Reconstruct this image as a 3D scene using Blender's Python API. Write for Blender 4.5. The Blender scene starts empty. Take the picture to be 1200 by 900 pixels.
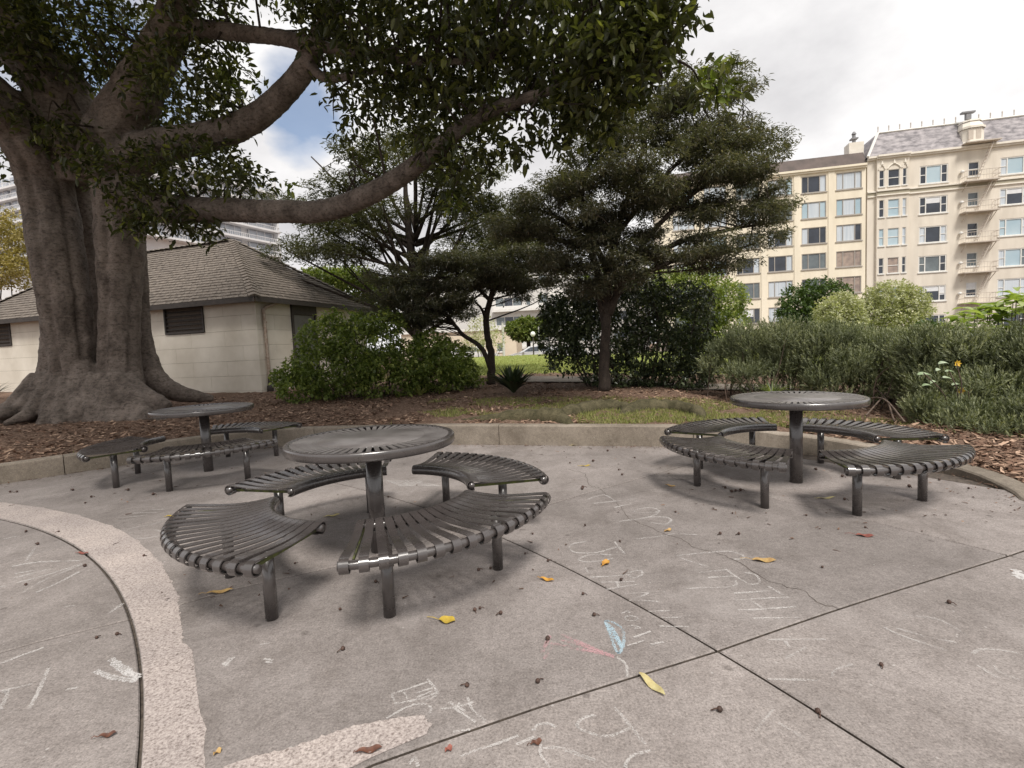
import bpy, math, random
import numpy as np
from mathutils import Vector, Matrix

C = bpy.context.scene.collection
SC = bpy.context.scene
pi = math.pi
rad = math.radians

# ------------------------------------------------------------------ camera
F_PX, PITCH, ROLL, EYE = 586.272, 0.0715199, -0.0443844, 1.29464     # fitted to a 1200 x 900 frame
def cam_axes():
    fw = np.array([0, math.cos(PITCH), -math.sin(PITCH)])
    up = np.array([0, math.sin(PITCH), math.cos(PITCH)])
    rt = np.array([1., 0, 0])
    return np.array([math.cos(ROLL) * rt + math.sin(ROLL) * up, -math.sin(ROLL) * rt + math.cos(ROLL) * up, fw])
CAM = cam_axes()
EYEP = np.array([0, 0, EYE])
def ray(px, py): return np.array([(px - 600) / F_PX, -(py - 450) / F_PX, 1.]) @ CAM
def gnd(px, py, z=0.):                       # survey point on the level z
    d = ray(px, py); return EYEP + d * ((z - EYE) / d[2])
def at(px, py, Y):                           # survey point at the distance Y
    d = ray(px, py); return EYEP + d * (Y / d[1])
cam = bpy.data.objects.new('camera', bpy.data.cameras.new('camera'))
C.objects.link(cam)
cam.data.sensor_fit = 'HORIZONTAL'
cam.data.angle = 2 * math.atan(600 / F_PX)
cam.data.clip_start = 0.05; cam.data.clip_end = 2000
mw = Matrix.Identity(4)
for i in range(3):
    mw[i][0], mw[i][1], mw[i][2] = CAM[0][i], CAM[1][i], -CAM[2][i]
mw[2][3] = EYE
cam.matrix_world = mw
SC.camera = cam

# ------------------------------------------------------------------ sky, sun, exposure
SUN_EL, SUN_AZ = rad(56), rad(165)           # azimuth from +Y towards +X
w = bpy.data.worlds.new('World'); SC.world = w; w.use_nodes = True
nt = w.node_tree; N = nt.nodes; L = nt.links
N.clear()
out = N.new('ShaderNodeOutputWorld'); bg = N.new('ShaderNodeBackground')
sky = N.new('ShaderNodeTexSky'); sky.sky_type = 'NISHITA'; sky.sun_disc = False
sky.sun_elevation = SUN_EL; sky.sun_rotation = SUN_AZ
tc = N.new('ShaderNodeTexCoord')
def wnoise(scale, detail, off):
    mp = N.new('ShaderNodeMapping'); mp.inputs['Location'].default_value = off; mp.inputs['Scale'].default_value = (1, 1, 1.8)
    L.new(tc.outputs['Generated'], mp.inputs[0])
    n = N.new('ShaderNodeTexNoise'); n.inputs['Scale'].default_value = scale; n.inputs['Detail'].default_value = detail
    n.inputs['Roughness'].default_value = .55
    L.new(mp.outputs[0], n.inputs['Vector']); return n.outputs['Fac']
def wramp(src, stops):
    r = N.new('ShaderNodeValToRGB'); L.new(src, r.inputs[0]); e = r.color_ramp.elements
    e[0].position, e[0].color = stops[0][0], (*stops[0][1], 1); e[1].position, e[1].color = stops[1][0], (*stops[1][1], 1)
    for p, c in stops[2:]:
        k = e.new(p); k.color = (*c, 1)
    return r.outputs[0]
cover = wnoise(2.2, 6, (3.1, 1.7, .4))
# a break in the cloud cover towards the upper left of the view
gapd = ray(352, 118); gapd = gapd / np.linalg.norm(gapd)
gapd2 = ray(118, 85); gapd2 = gapd2 / np.linalg.norm(gapd2)
def gap(d, c0, c1):
    vd = N.new('ShaderNodeVectorMath'); vd.operation = 'DOT_PRODUCT'; vd.inputs[1].default_value = tuple(d)
    nz = N.new('ShaderNodeVectorMath'); nz.operation = 'NORMALIZE'; L.new(tc.outputs['Generated'], nz.inputs[0])
    L.new(nz.outputs[0], vd.inputs[0])
    mr = N.new('ShaderNodeMapRange'); mr.inputs['From Min'].default_value = c0; mr.inputs['From Max'].default_value = c1
    L.new(vd.outputs['Value'], mr.inputs['Value']); return mr.outputs[0]
g1 = gap(gapd, math.cos(rad(7.2)), math.cos(rad(1.5)))
g2 = gap(gapd2, math.cos(rad(14)), math.cos(rad(3)))
mx = N.new('ShaderNodeMath'); mx.operation = 'MAXIMUM'; L.new(g1, mx.inputs[0]); L.new(g2, mx.inputs[1])
ml = N.new('ShaderNodeMath'); ml.operation = 'MULTIPLY'; ml.inputs[1].default_value = .42; L.new(mx.outputs[0], ml.inputs[0])
sb = N.new('ShaderNodeMath'); sb.operation = 'SUBTRACT'; L.new(cover, sb.inputs[0]); L.new(ml.outputs[0], sb.inputs[1])
cmask = wramp(sb.outputs[0], [(.12, (.16, .16, .16)), (.27, (1, 1, 1))])
ccol = wramp(wnoise(2.6, 7, (0, 5.2, 2.0)), [(.38, (4.7, 4.62, 4.72)), (.60, (6.9, 6.78, 6.75))])
mix = N.new('ShaderNodeMix'); mix.data_type = 'RGBA'
L.new(cmask, mix.inputs['Factor']); L.new(sky.outputs[0], mix.inputs[6]); L.new(ccol, mix.inputs[7])
L.new(mix.outputs[2], bg.inputs[0]); bg.inputs[1].default_value = .1
L.new(bg.outputs[0], out.inputs[0])
sun = bpy.data.objects.new('sun', bpy.data.lights.new('sun', 'SUN')); C.objects.link(sun)
sun.data.energy = 2.6; sun.data.angle = rad(15); sun.data.color = (1, .95, .88)
sd = Vector((math.sin(SUN_AZ) * math.cos(SUN_EL), math.cos(SUN_AZ) * math.cos(SUN_EL), math.sin(SUN_EL)))
sun.rotation_euler = sd.to_track_quat('Z', 'Y').to_euler(); sun.location = (10, 10, 40)
SC.view_settings.view_transform = 'Standard'; SC.view_settings.look = 'None'
SC.view_settings.exposure = 0.58; SC.view_settings.gamma = 1
SC.cycles.max_bounces = 8; SC.cycles.diffuse_bounces = 4; SC.cycles.transparent_max_bounces = 24

# ------------------------------------------------------------------ materials
def new_mat(name):
    m = bpy.data.materials.new(name); m.use_nodes = True
    n = m.node_tree.nodes; n.clear()
    o = n.new('ShaderNodeOutputMaterial'); b = n.new('ShaderNodeBsdfPrincipled')
    m.node_tree.links.new(b.outputs[0], o.inputs[0])
    return m, n, m.node_tree.links, b, o
def ramp(n, l, src, stops):
    r = n.new('ShaderNodeValToRGB'); l.new(src, r.inputs[0]); e = r.color_ramp.elements
    e[0].position, e[0].color = stops[0][0], (*stops[0][1], 1); e[1].position, e[1].color = stops[1][0], (*stops[1][1], 1)
    for p, c in stops[2:]:
        k = e.new(p); k.color = (*c, 1)
    return r.outputs[0]
def noise(n, l, vec, scale, detail=4, rough=.55, dist=0):
    t = n.new('ShaderNodeTexNoise'); t.inputs['Scale'].default_value = scale; t.inputs['Detail'].default_value = detail
    t.inputs['Roughness'].default_value = rough; t.inputs['Distortion'].default_value = dist
    l.new(vec, t.inputs['Vector']); return t.outputs['Fac']
def mixc(n, l, fac, a, b, mode='MIX'):
    x = n.new('ShaderNodeMix'); x.data_type = 'RGBA'; x.blend_type = mode
    if isinstance(fac, float): x.inputs['Factor'].default_value = fac
    else: l.new(fac, x.inputs['Factor'])
    for s, v in ((6, a), (7, b)):
        if isinstance(v, tuple): x.inputs[s].default_value = (*v, 1)
        else: l.new(v, x.inputs[s])
    return x.outputs[2]
def bump(n, l, b, h, strength, dist=.01):
    u = n.new('ShaderNodeBump'); u.inputs['Strength'].default_value = strength; u.inputs['Distance'].default_value = dist
    l.new(h, u.inputs['Height']); l.new(u.outputs[0], b.inputs['Normal'])
def pos(n): return n.new('ShaderNodeNewGeometry').outputs['Position']
def M(name, c1, c2=None, scale=6, rough=.6, bmp=0, bscale=60, bdist=.005, metal=0, spec=.5, lo=.35, hi=.68, stretch=None):
    m, n, l, b, o = new_mat(name)
    v = pos(n)
    if stretch:
        mp = n.new('ShaderNodeMapping'); mp.inputs['Scale'].default_value = stretch; l.new(v, mp.inputs[0]); v = mp.outputs[0]
    c2 = c2 or tuple(x * .8 for x in c1)
    l.new(ramp(n, l, noise(n, l, v, scale, 6), [(lo, c2), (hi, c1)]), b.inputs['Base Color'])
    b.inputs['Roughness'].default_value = rough; b.inputs['Metallic'].default_value = metal
    b.inputs['Specular IOR Level'].default_value = spec
    if bmp: bump(n, l, b, noise(n, l, v, bscale, 5), bmp, bdist)
    return m

def concrete(name, base, dark, light, speck=.85, wear=.4):
    m, n, l, b, o = new_mat(name); v = pos(n)
    big = ramp(n, l, noise(n, l, v, .55, 5, .6), [(.36, dark), (.62, base)])
    mid = ramp(n, l, noise(n, l, v, 3.2, 6, .65, .4), [(.34, (.72, .71, .70)), (.60, (1, 1, 1))])
    c = mixc(n, l, .8, big, mid, 'MULTIPLY')
    fine = ramp(n, l, noise(n, l, v, 110, 3, .8), [(.33, (.50, .48, .46)), (.47, (.94, .94, .94)), (.56, (1.06, 1.06, 1.06)), (.70, (1.55, 1.52, 1.48))])
    gr = ramp(n, l, noise(n, l, v, 30, 5, .8), [(.36, (.74, .73, .72)), (.52, (1, 1, 1)), (.68, (1.16, 1.15, 1.14))])
    c = mixc(n, l, .8, c, gr, 'MULTIPLY')
    c = mixc(n, l, speck, c, fine, 'MULTIPLY')
    wl = ramp(n, l, noise(n, l, v, 1.3, 7, .7, .8), [(.55, (0, 0, 0)), (.75, (1, 1, 1))])
    wm = n.new('ShaderNodeMath'); wm.operation = 'MULTIPLY'; wm.inputs[1].default_value = wear; l.new(wl, wm.inputs[0])
    c = mixc(n, l, wm.outputs[0], c, light)
    # small round dark stains and pale spots
    vo = n.new('ShaderNodeTexVoronoi'); vo.inputs['Scale'].default_value = 3.3; vo.inputs['Randomness'].default_value = 1; l.new(v, vo.inputs['Vector'])
    ad = n.new('ShaderNodeMath'); ad.operation = 'MULTIPLY_ADD'; ad.inputs[1].default_value = .12; l.new(noise(n, l, v, 22, 3), ad.inputs[0]); l.new(vo.outputs['Distance'], ad.inputs[2])
    sp = ramp(n, l, ad.outputs[0], [(.10, (.55, .54, .53)), (.135, (1, 1, 1))])
    c = mixc(n, l, .7, c, sp, 'MULTIPLY')
    vo2 = n.new('ShaderNodeTexVoronoi'); vo2.inputs['Scale'].default_value = 9; vo2.inputs['Randomness'].default_value = 1; l.new(v, vo2.inputs['Vector'])
    s2 = ramp(n, l, vo2.outputs['Distance'], [(.035, (1, 1, 1)), (.055, (0, 0, 0))])
    sm = n.new('ShaderNodeMath'); sm.operation = 'MULTIPLY'; sm.inputs[1].default_value = .45; l.new(s2, sm.inputs[0])
    c = mixc(n, l, sm.outputs[0], c, (.55, .53, .51))
    oi = n.new('ShaderNodeObjectInfo'); c = mixc(n, l, 1., c, ramp(n, l, oi.outputs['Random'], [(0, (.90, .90, .90)), (1, (1.06, 1.055, 1.05))]), 'MULTIPLY')
    dk = ramp(n, l, noise(n, l, v, .9, 6, .7, 1.2), [(.30, (.66, .64, .62)), (.46, (1, 1, 1))]); c = mixc(n, l, .8, c, dk, 'MULTIPLY')
    l.new(c, b.inputs['Base Color']); b.inputs['Roughness'].default_value = .82
    b.inputs['Specular IOR Level'].default_value = .35
    h = n.new('ShaderNodeMath'); h.operation = 'ADD'; l.new(noise(n, l, v, 160, 3, .7), h.inputs[0]); l.new(noise(n, l, v, 18, 4), h.inputs[1])
    bump(n, l, b, h.outputs[0], .5, .004)
    return m
SLAB = concrete('plaza_concrete', (.35, .314, .300), (.245, .219, .207), (.43, .395, .38))
CURB = concrete('curb_concrete', (.33, .285, .235), (.20, .17, .135), (.40, .35, .30), .6)

def aggregate():
    m, n, l, b, o = new_mat('worn_aggregate'); v = pos(n)
    st = ramp(n, l, noise(n, l, v, 95, 3, .75), [(.34, (.22, .19, .175)), (.46, (.40, .35, .33)), (.66, (.60, .545, .515))])
    vo = n.new('ShaderNodeTexVoronoi'); vo.inputs['Scale'].default_value = 34; l.new(v, vo.inputs['Vector'])
    wn = n.new('ShaderNodeMath'); wn.operation = 'MULTIPLY_ADD'; wn.inputs[1].default_value = .5; l.new(noise(n, l, v, 70, 2), wn.inputs[0]); l.new(vo.outputs['Distance'], wn.inputs[2])
    pb_ = ramp(n, l, wn.outputs[0], [(.40, (.50, .47, .45)), (.47, (1, 1, 1))])
    sel = ramp(n, l, noise(n, l, v, 14, 2), [(.46, (0, 0, 0)), (.54, (.9, .9, .9))])
    c = mixc(n, l, sel, st, mixc(n, l, 1., st, pb_, 'MULTIPLY'))
    tint = ramp(n, l, noise(n, l, v, 2.0, 4), [(.35, (.82, .80, .80)), (.65, (1.05, 1.02, 1))])
    c = mixc(n, l, 1., c, tint, 'MULTIPLY')
    l.new(c, b.inputs['Base Color']); b.inputs['Roughness'].default_value = .9
    bump(n, l, b, noise(n, l, v, 110, 4, .75), .7, .006); return m
AGG = aggregate()
JOINT = M('joint_dirt', (.13, .105, .085), (.05, .04, .033), 40, .95)
MOSS = M('mossy_metal', (.13, .15, .035), (.045, .042, .03), 25, .8)

def metal():
    m, n, l, b, o = new_mat('dark_powder_coat'); v = pos(n)
    c = ramp(n, l, noise(n, l, v, 5, 5, .6), [(.35, (.046, .039, .037)), (.66, (.072, .062, .060))])
    fl = ramp(n, l, noise(n, l, v, 55, 2, .5), [(.70, (0, 0, 0)), (.74, (.7, .7, .7))])
    c = mixc(n, l, fl, c, (.12, .10, .09))
    l.new(c, b.inputs['Base Color'])
    l.new(ramp(n, l, noise(n, l, v, 7, 5, .65), [(.3, (.20,) * 3), (.7, (.36,) * 3)]), b.inputs['Roughness'])
    b.inputs['Specular IOR Level'].default_value = 1.
    b.inputs['Coat Weight'].default_value = .35; b.inputs['Coat Roughness'].default_value = .12
    return m
METAL = metal()
FASD = M('slot_shade_dark', (.02, .018, .018), (.014, .012, .012), 5, .7)  # near-black colour for the disc that darkens the table slots
TOPM = M('worn_sheen_table_coat', (.20, .185, .18), (.115, .103, .10), 7, .33, spec=.8)  # worn coat, its base colour lightened to stand in for sky sheen

def leafmat(name, dark, mid, light, rough=.42, trans=.22, spec=.45):
    m, n, l, b, o = new_mat(name)
    a = n.new('ShaderNodeAttribute'); a.attribute_name = 'tone'
    c = ramp(n, l, a.outputs['Fac'], [(.08, dark), (.55, mid), (.97, light)])
    l.new(c, b.inputs['Base Color']); b.inputs['Roughness'].default_value = rough; b.inputs['Specular IOR Level'].default_value = spec
    t = n.new('ShaderNodeBsdfTranslucent')
    hc = mixc(n, l, 1., c, (1.25, 1.35, .55), 'MULTIPLY'); l.new(hc, t.inputs[0])
    x = n.new('ShaderNodeMixShader'); x.inputs[0].default_value = trans
    l.new(b.outputs[0], x.inputs[1]); l.new(t.outputs[0], x.inputs[2]); l.new(x.outputs[0], o.inputs[0])
    return m
FIG_L = leafmat('fig_leaf', (.028, .034, .016), (.064, .073, .029), (.22, .235, .07), .28, .40)
MAPLE_L = leafmat('bronze_needle', (.060, .065, .047), (.108, .110, .080), (.23, .20, .155), .5, .28)
CEDAR_L = leafmat('cedar_needle', (.045, .05, .034), (.08, .085, .052), (.15, .14, .09), .55, .3)
BUSH_L = leafmat('bush_leaf', (.06, .092, .026), (.15, .20, .048), (.36, .40, .12), .40, .38)
CAM_L = leafmat('camellia_leaf', (.024, .034, .017), (.052, .072, .032), (.17, .20, .10), .28, .15, .5)
LIME_L = leafmat('lime_leaf', (.07, .10, .025), (.17, .22, .05), (.36, .38, .12), .5, .35)
PALE_L = leafmat('pale_leaf', (.23, .24, .14), (.42, .43, .27), (.62, .60, .41), .55, .3)
TOPI_L = leafmat('topiary_leaf', (.03, .055, .014), (.06, .10, .025), (.13, .19, .05), .5, .25)
ROSE_L = leafmat('rosemary_leaf', (.06, .073, .034), (.15, .17, .09), (.37, .385, .215), .55, .22)
YEL_L = leafmat('golden_leaf', (.16, .13, .035), (.32, .26, .09), (.5, .42, .18), .5, .3)
BIG_L = leafmat('broad_leaf', (.11, .17, .035), (.25, .33, .08), (.46, .52, .22), .4, .35)
GRASS_L = leafmat('grass_blade', (.09, .115, .03), (.22, .25, .07), (.44, .42, .17), .6, .3)
LIMED = leafmat('street_tree_leaf', (.06, .09, .02), (.13, .17, .035), (.27, .30, .07), .5, .3)
DARK_L = leafmat('strap_leaf', (.018, .028, .014), (.03, .045, .02), (.06, .085, .035), .3, .15)
CHIP = leafmat('bark_chip', (.075, .044, .031), (.195, .118, .082), (.46, .32, .23), .8, .0, .2)

def barkmat(name, base, dark, ridges=True, sc=1.):
    m, n, l, b, o = new_mat(name); v = pos(n)
    mp = n.new('ShaderNodeMapping'); mp.inputs['Scale'].default_value = (1 * sc, 1 * sc, .6 * sc); l.new(v, mp.inputs[0])
    c = ramp(n, l, noise(n, l, mp.outputs[0], 3.2, 9, .7), [(.34, dark), (.62, base)])
    m2 = n.new('ShaderNodeMapping'); m2.inputs['Scale'].default_value = (1.2 * sc, 1.2 * sc, 16 * sc); l.new(v, m2.inputs[0])
    cr = ramp(n, l, noise(n, l, m2.outputs[0], 1.6, 5, .7, 1.4), [(.32, (.62, .60, .58)), (.40, (1, 1, 1))])
    c = mixc(n, l, .6, c, cr, 'MULTIPLY')
    m3 = n.new('ShaderNodeMapping'); m3.inputs['Scale'].default_value = (1 * sc, 1 * sc, 1.7 * sc); l.new(v, m3.inputs[0])
    fl = ramp(n, l, noise(n, l, m3.outputs[0], 16, 5, .75), [(.36, (.42, .40, .38)), (.50, (1, 1, 1)), (.7, (1.25, 1.2, 1.15))])
    c = mixc(n, l, .85, c, fl, 'MULTIPLY')
    l.new(c, b.inputs['Base Color']); b.inputs['Roughness'].default_value = .85; b.inputs['Specular IOR Level'].default_value = .25
    h = n.new('ShaderNodeMath'); h.operation = 'MULTIPLY_ADD'; h.inputs[1].default_value = .9; l.new(noise(n, l, m3.outputs[0], 18, 7, .75), h.inputs[0]); l.new(cr, h.inputs[2])
    bump(n, l, b, h.outputs[0], .8, .03 / sc); return m
FIG_B = barkmat('fig_bark', (.235, .196, .170), (.095, .077, .065))
TREE_B = barkmat('tree_bark', (.075, .058, .047), (.03, .024, .02), sc=3)
TWIG = M('twig_wood', (.17, .12, .09), (.07, .05, .04), 12, .8)

# ------------------------------------------------------------------ geometry helpers
class MB:
    def __init__(s): s.v = []; s.f = []
    def add(s, vs, fs):
        k = len(s.v); s.v += [tuple(map(float, p)) for p in vs]; s.f += [tuple(i + k for i in f) for f in fs]
    def box(s, lo, hi, X=None):
        (a, b, c), (d, e, f) = lo, hi
        vs = [(a, b, c), (d, b, c), (d, e, c), (a, e, c), (a, b, f), (d, b, f), (d, e, f), (a, e, f)]
        if X: vs = [X(*p) for p in vs]
        s.add(vs, [(0, 3, 2, 1), (4, 5, 6, 7), (0, 1, 5, 4), (1, 2, 6, 5), (2, 3, 7, 6), (3, 0, 4, 7)])
    def bbox(s, lo, hi, bv, X=None):          # box with chamfered edges on its front (-y), top and sides
        (a, b, c), (d, e, f) = lo, hi
        vs = [(a, b + bv, c), (d, b + bv, c), (d, e, c), (a, e, c), (a, b + bv, f), (d, b + bv, f), (d, e, f), (a, e, f),
              (a + bv, b, c + bv), (d - bv, b, c + bv), (d - bv, b, f - bv), (a + bv, b, f - bv)]
        if X: vs = [X(*p) for p in vs]
        s.add(vs, [(0, 3, 2, 1), (4, 5, 6, 7), (1, 2, 6, 5), (2, 3, 7, 6), (3, 0, 4, 7), (8, 9, 10, 11),
                   (0, 1, 9, 8), (1, 5, 10, 9), (5, 4, 11, 10), (4, 0, 8, 11)])
    def tube(s, pts, r, n=8, cap=True, flat=1., flute=None):
        pts = [np.array(p, float) for p in pts]; m = len(pts)
        rs = [r] * m if isinstance(r, (int, float)) else list(r)
        T = [pts[min(i + 1, m - 1)] - pts[max(i - 1, 0)] for i in range(m)]
        T = [t / (np.linalg.norm(t) + 1e-9) for t in T]
        a = np.array([0, 0, 1.]) if abs(T[0][2]) < .9 else np.array([1., 0, 0])
        u = np.cross(T[0], a); u /= np.linalg.norm(u)
        vs = []
        for i in range(m):
            u = u - T[i] * np.dot(u, T[i]); u /= np.linalg.norm(u) + 1e-9
            w_ = np.cross(T[i], u)
            for k in range(n):
                an = 2 * pi * k / n
                q_ = rs[i] * (flute(i / (m - 1), an) if flute else 1); vs.append(pts[i] + q_ * (math.cos(an) * u + flat * math.sin(an) * w_))
        fs = [(i * n + k, i * n + (k + 1) % n, (i + 1) * n + (k + 1) % n, (i + 1) * n + k) for i in range(m - 1) for k in range(n)]
        if cap: fs += [tuple(range(n - 1, -1, -1)), tuple((m - 1) * n + k for k in range(n))]
        s.add(vs, fs)
    def lathe(s, prof, n=24, c=(0, 0, 0)):
        vs = [(c[0] + r * math.cos(2 * pi * k / n), c[1] + r * math.sin(2 * pi * k / n), c[2] + z) for r, z in prof for k in range(n)]
        m = len(prof)
        s.add(vs, [(i * n + k, i * n + (k + 1) % n, (i + 1) * n + (k + 1) % n, (i + 1) * n + k) for i in range(m - 1) for k in range(n)])
    def build(s, name, mat=None, parent=None, smooth=False):
        me = bpy.data.meshes.new(name); me.from_pydata(s.v, [], s.f)
        if smooth: me.polygons.foreach_set('use_smooth', [True] * len(me.polygons))
        me.update()
        return link(name, me, mat, parent)
def link(name, me, mat=None, parent=None):
    o = bpy.data.objects.new(name, me); C.objects.link(o)
    if mat and not len(me.materials): me.materials.append(mat)
    if parent: o.parent = parent
    return o
def tag(o, label=None, cat=None, group=None, kind=None):
    for k, v in (('label', label), ('category', cat), ('group', group), ('kind', kind)):
        if v: o[k] = v
    return o
def thing(name, label, cat, loc=(0, 0, 0), rz=0, group=None):
    o = bpy.data.objects.new(name, None); C.objects.link(o); o.empty_display_size = .2
    o.location = tuple(map(float, loc)); o.rotation_euler = (0, 0, rz); return tag(o, label, cat, group)
def kids(o, table):
    return table.get(o.name, [])
def copy_tree(o, parent=None):
    c = o.copy(); C.objects.link(c)
    if parent: c.parent = parent
    for ch in o.children: copy_tree(ch, c)
    return c
def fast_mesh(name, V, quads, mat, parent=None, tone=None, tri=False):
    k = 3 if tri else 4
    me = bpy.data.meshes.new(name)
    me.vertices.add(len(V)); me.vertices.foreach_set('co', np.ascontiguousarray(V, np.float32).ravel())
    nf = len(quads)
    me.loops.add(nf * k); me.loops.foreach_set('vertex_index', np.ascontiguousarray(quads, np.int32).ravel())
    me.polygons.add(nf); me.polygons.foreach_set('loop_start', np.arange(0, nf * k, k, dtype=np.int32))
    me.update(calc_edges=True)
    if tone is not None:
        a = me.attributes.new('tone', 'FLOAT', 'FACE'); a.data.foreach_set('value', np.ascontiguousarray(tone, np.float32))
    return link(name, me, mat, parent)
def unit(a): return a / (np.linalg.norm(a, axis=-1, keepdims=True) + 1e-9)
def leaf_mesh(name, P, A, Nn, Ln, Wd, mat, parent=None, tone=None, fold=.25, droop=.12):
    """Leaves folded along the midrib: P base, A axis, Nn normal, Ln length, Wd half width."""
    n = len(P); S = unit(np.cross(A, Nn)); Nn = np.cross(S, A)
    Ln = Ln[:, None]; Wd = Wd[:, None]
    b = P; t = P + A * Ln - Nn * Ln * droop
    m1 = P + A * Ln * .30; m2 = P + A * Ln * .68 - Nn * Ln * droop * .4
    V = np.stack([b, m1 + S * Wd + Nn * Wd * fold, m2 + S * Wd * .8 + Nn * Wd * fold, t, m2 - S * Wd * .8 + Nn * Wd * fold, m1 - S * Wd + Nn * Wd * fold], 1).reshape(-1, 3)
    k = np.arange(n)[:, None] * 6
    Q = np.concatenate([k + np.array([[0, 1, 2, 3]]), k + np.array([[0, 3, 4, 5]])], 1).reshape(-1, 4)
    if tone is None: tone = np.full(n, .5)
    return fast_mesh(name, V, Q, mat, parent, np.repeat(tone, 2))
def chip_mesh(name, P, A, Nn, Ln, Wd, mat, parent=None, tone=None):
    n = len(P); S = unit(np.cross(A, Nn)); Ln = Ln[:, None]; Wd = Wd[:, None]
    V = np.stack([P - S * Wd, P + S * Wd, P + A * Ln + S * Wd * .5, P + A * Ln - S * Wd * .5], 1).reshape(-1, 3)
    Q = np.arange(n * 4).reshape(-1, 4)
    return fast_mesh(name, V, Q, mat, parent, tone)
def blobs_at(specs):
    """(px, py, Y, half width px, half height px, half depth m[, weight]) -> centres, radii, weights"""
    c = []; r = []; wt = []
    for s in specs:
        px, py, Y, hx, hy, dz = s[:6]
        k = Y / F_PX
        c.append(at(px, py, Y)); r.append((hx * k, dz, hy * k)); wt.append((s[6] if len(s) > 6 else 1.) * hx * hy)
    wt = np.array(wt, float); return np.array(c), np.array(r), wt / wt.sum()
def sample(rng, cen, rr, wt, n, shell=.5):
    i = rng.choice(len(cen), n, p=wt)
    d = unit(rng.normal(size=(n, 3))); q = rng.random(n) ** (1 / 3.)
    q = np.where(rng.random(n) < shell, .75 + .3 * rng.random(n), q)
    return cen[i] + d * rr[i] * q[:, None], d, i
def crown(rng, specs, n_tw, per, length, ratio, mat, parent, out=.6, up=0., droop=.15, spread=.12, shell=.5, name='crown', flat=0., bright=.12, fold=.25, bl=None):
    cen, rr, wt = bl if bl is not None else blobs_at(specs)
    P, D, idx = sample(rng, cen, rr, wt, n_tw, shell)
    clump = rng.random(n_tw)
    P = np.repeat(P, per, 0); D = np.repeat(D, per, 0); clump = np.repeat(clump, per)
    n = len(P)
    A = unit(unit(rng.normal(size=(n, 3))) + D * out + np.array([0, 0, up]))
    if flat: A[:, 2] *= (1 - flat); A = unit(A)
    P = P + unit(rng.normal(size=(n, 3))) * spread * rng.random((n, 1))
    Nn = unit(unit(rng.normal(size=(n, 3))) * .7 + np.array([0, 0, 1.0 + 2 * flat]))
    Ln = length * (.45 + .85 * rng.random(n)); Wd = Ln * ratio * (.8 + .4 * rng.random(n))
    tone = np.clip(.18 + .35 * clump + .3 * rng.random(n) + (rng.random(n) < bright) * .4, 0, 1)
    o = leaf_mesh(name, P, A, Nn, Ln, Wd, mat, parent, tone, fold, droop)
    return tag(o, kind='stuff')
def spline(pts, n):
    """Catmull-Rom through 3-D points."""
    p = [np.array(q, float) for q in pts]; p = [2 * p[0] - p[1]] + p + [2 * p[-1] - p[-2]]
    o = []
    for i in range(1, len(p) - 2):
        for t in np.linspace(0, 1, n, endpoint=False):
            a, b, c, d = p[i - 1:i + 3]
            o.append(.5 * ((2 * b) + (-a + c) * t + (2 * a - 5 * b + 4 * c - d) * t * t + (-a + 3 * b - 3 * c + d) * t ** 3))
    o.append(p[-2]); return o
def limb(mb, pts, r, n=4, sides=8, jit=0., rng=None, flute=None):
    """pts are (px, py, Y); r in px of half width at that point"""
    P = spline([at(*q) for q in pts], n)
    k = np.linspace(0, len(pts) - 1, len(P)); R = np.interp(k, range(len(pts)), [a * q[2] / F_PX for a, q in zip(r, pts)])
    if jit: P = [p + rng.normal(size=3) * jit * rr for p, rr in zip(P, R)]
    mb.tube(P, list(R), sides, flute=flute); return P

# ------------------------------------------------------------------ terrain
CURBL = [(-14., -8.), (-9.5, 2.), (-7.1, 4.75), (-5.93, 5.64), (-5.5, 6.03), (-4.7, 6.75), (-3.9, 7.2), (-3.1, 7.3), (-2.0, 7.1), (-.86, 6.85), (.41, 6.5), (1.26, 6.26),
         (1.9, 6.07), (2.7, 5.75), (3.35, 5.3), (3.75, 4.78), (3.93, 4.3), (3.86, 3.85), (3.72, 3.5), (3.9, 2.6), (5.2, .5), (9., -8.)]
CL = np.array(spline([(x, y, 0) for x, y in CURBL], 6))[:, :2]
POLY = np.array(CL)
def inside(x, y):
    r = np.zeros(np.shape(x), bool); n = len(POLY)
    for i in range(n):
        (x0, y0), (x1, y1) = POLY[i], POLY[(i + 1) % n]
        c = ((y0 > y) != (y1 > y)); 
        with np.errstate(divide='ignore', invalid='ignore'):
            r ^= c & (x < (x1 - x0) * (y - y0) / (y1 - y0 + 1e-12) + x0)
    return r
def cdist(x, y):
    d = np.full(np.shape(x), 1e9)
    for i in range(len(POLY) - 1):
        a, b = POLY[i], POLY[i + 1]; e = b - a
        t = np.clip(((x - a[0]) * e[0] + (y - a[1]) * e[1]) / (e @ e), 0, 1)
        d = np.minimum(d, np.hypot(x - a[0] - t * e[0], y - a[1] - t * e[1]))
    return d
def ctop(x):                                   # curb top level along the run
    return np.interp(x, [-7, -4.5, -1, 2, 3.3, 3.75], [.20, .25, .275, .26, .20, .10]) if True else 0
def ctop_xy(x, y):
    return np.where((np.asarray(x) > 2.5) & (np.asarray(y) < 5.6), np.interp(y, [3.4, 3.9, 4.6, 5.5], [.010, .032, .085, .20]), ctop(x))
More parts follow.
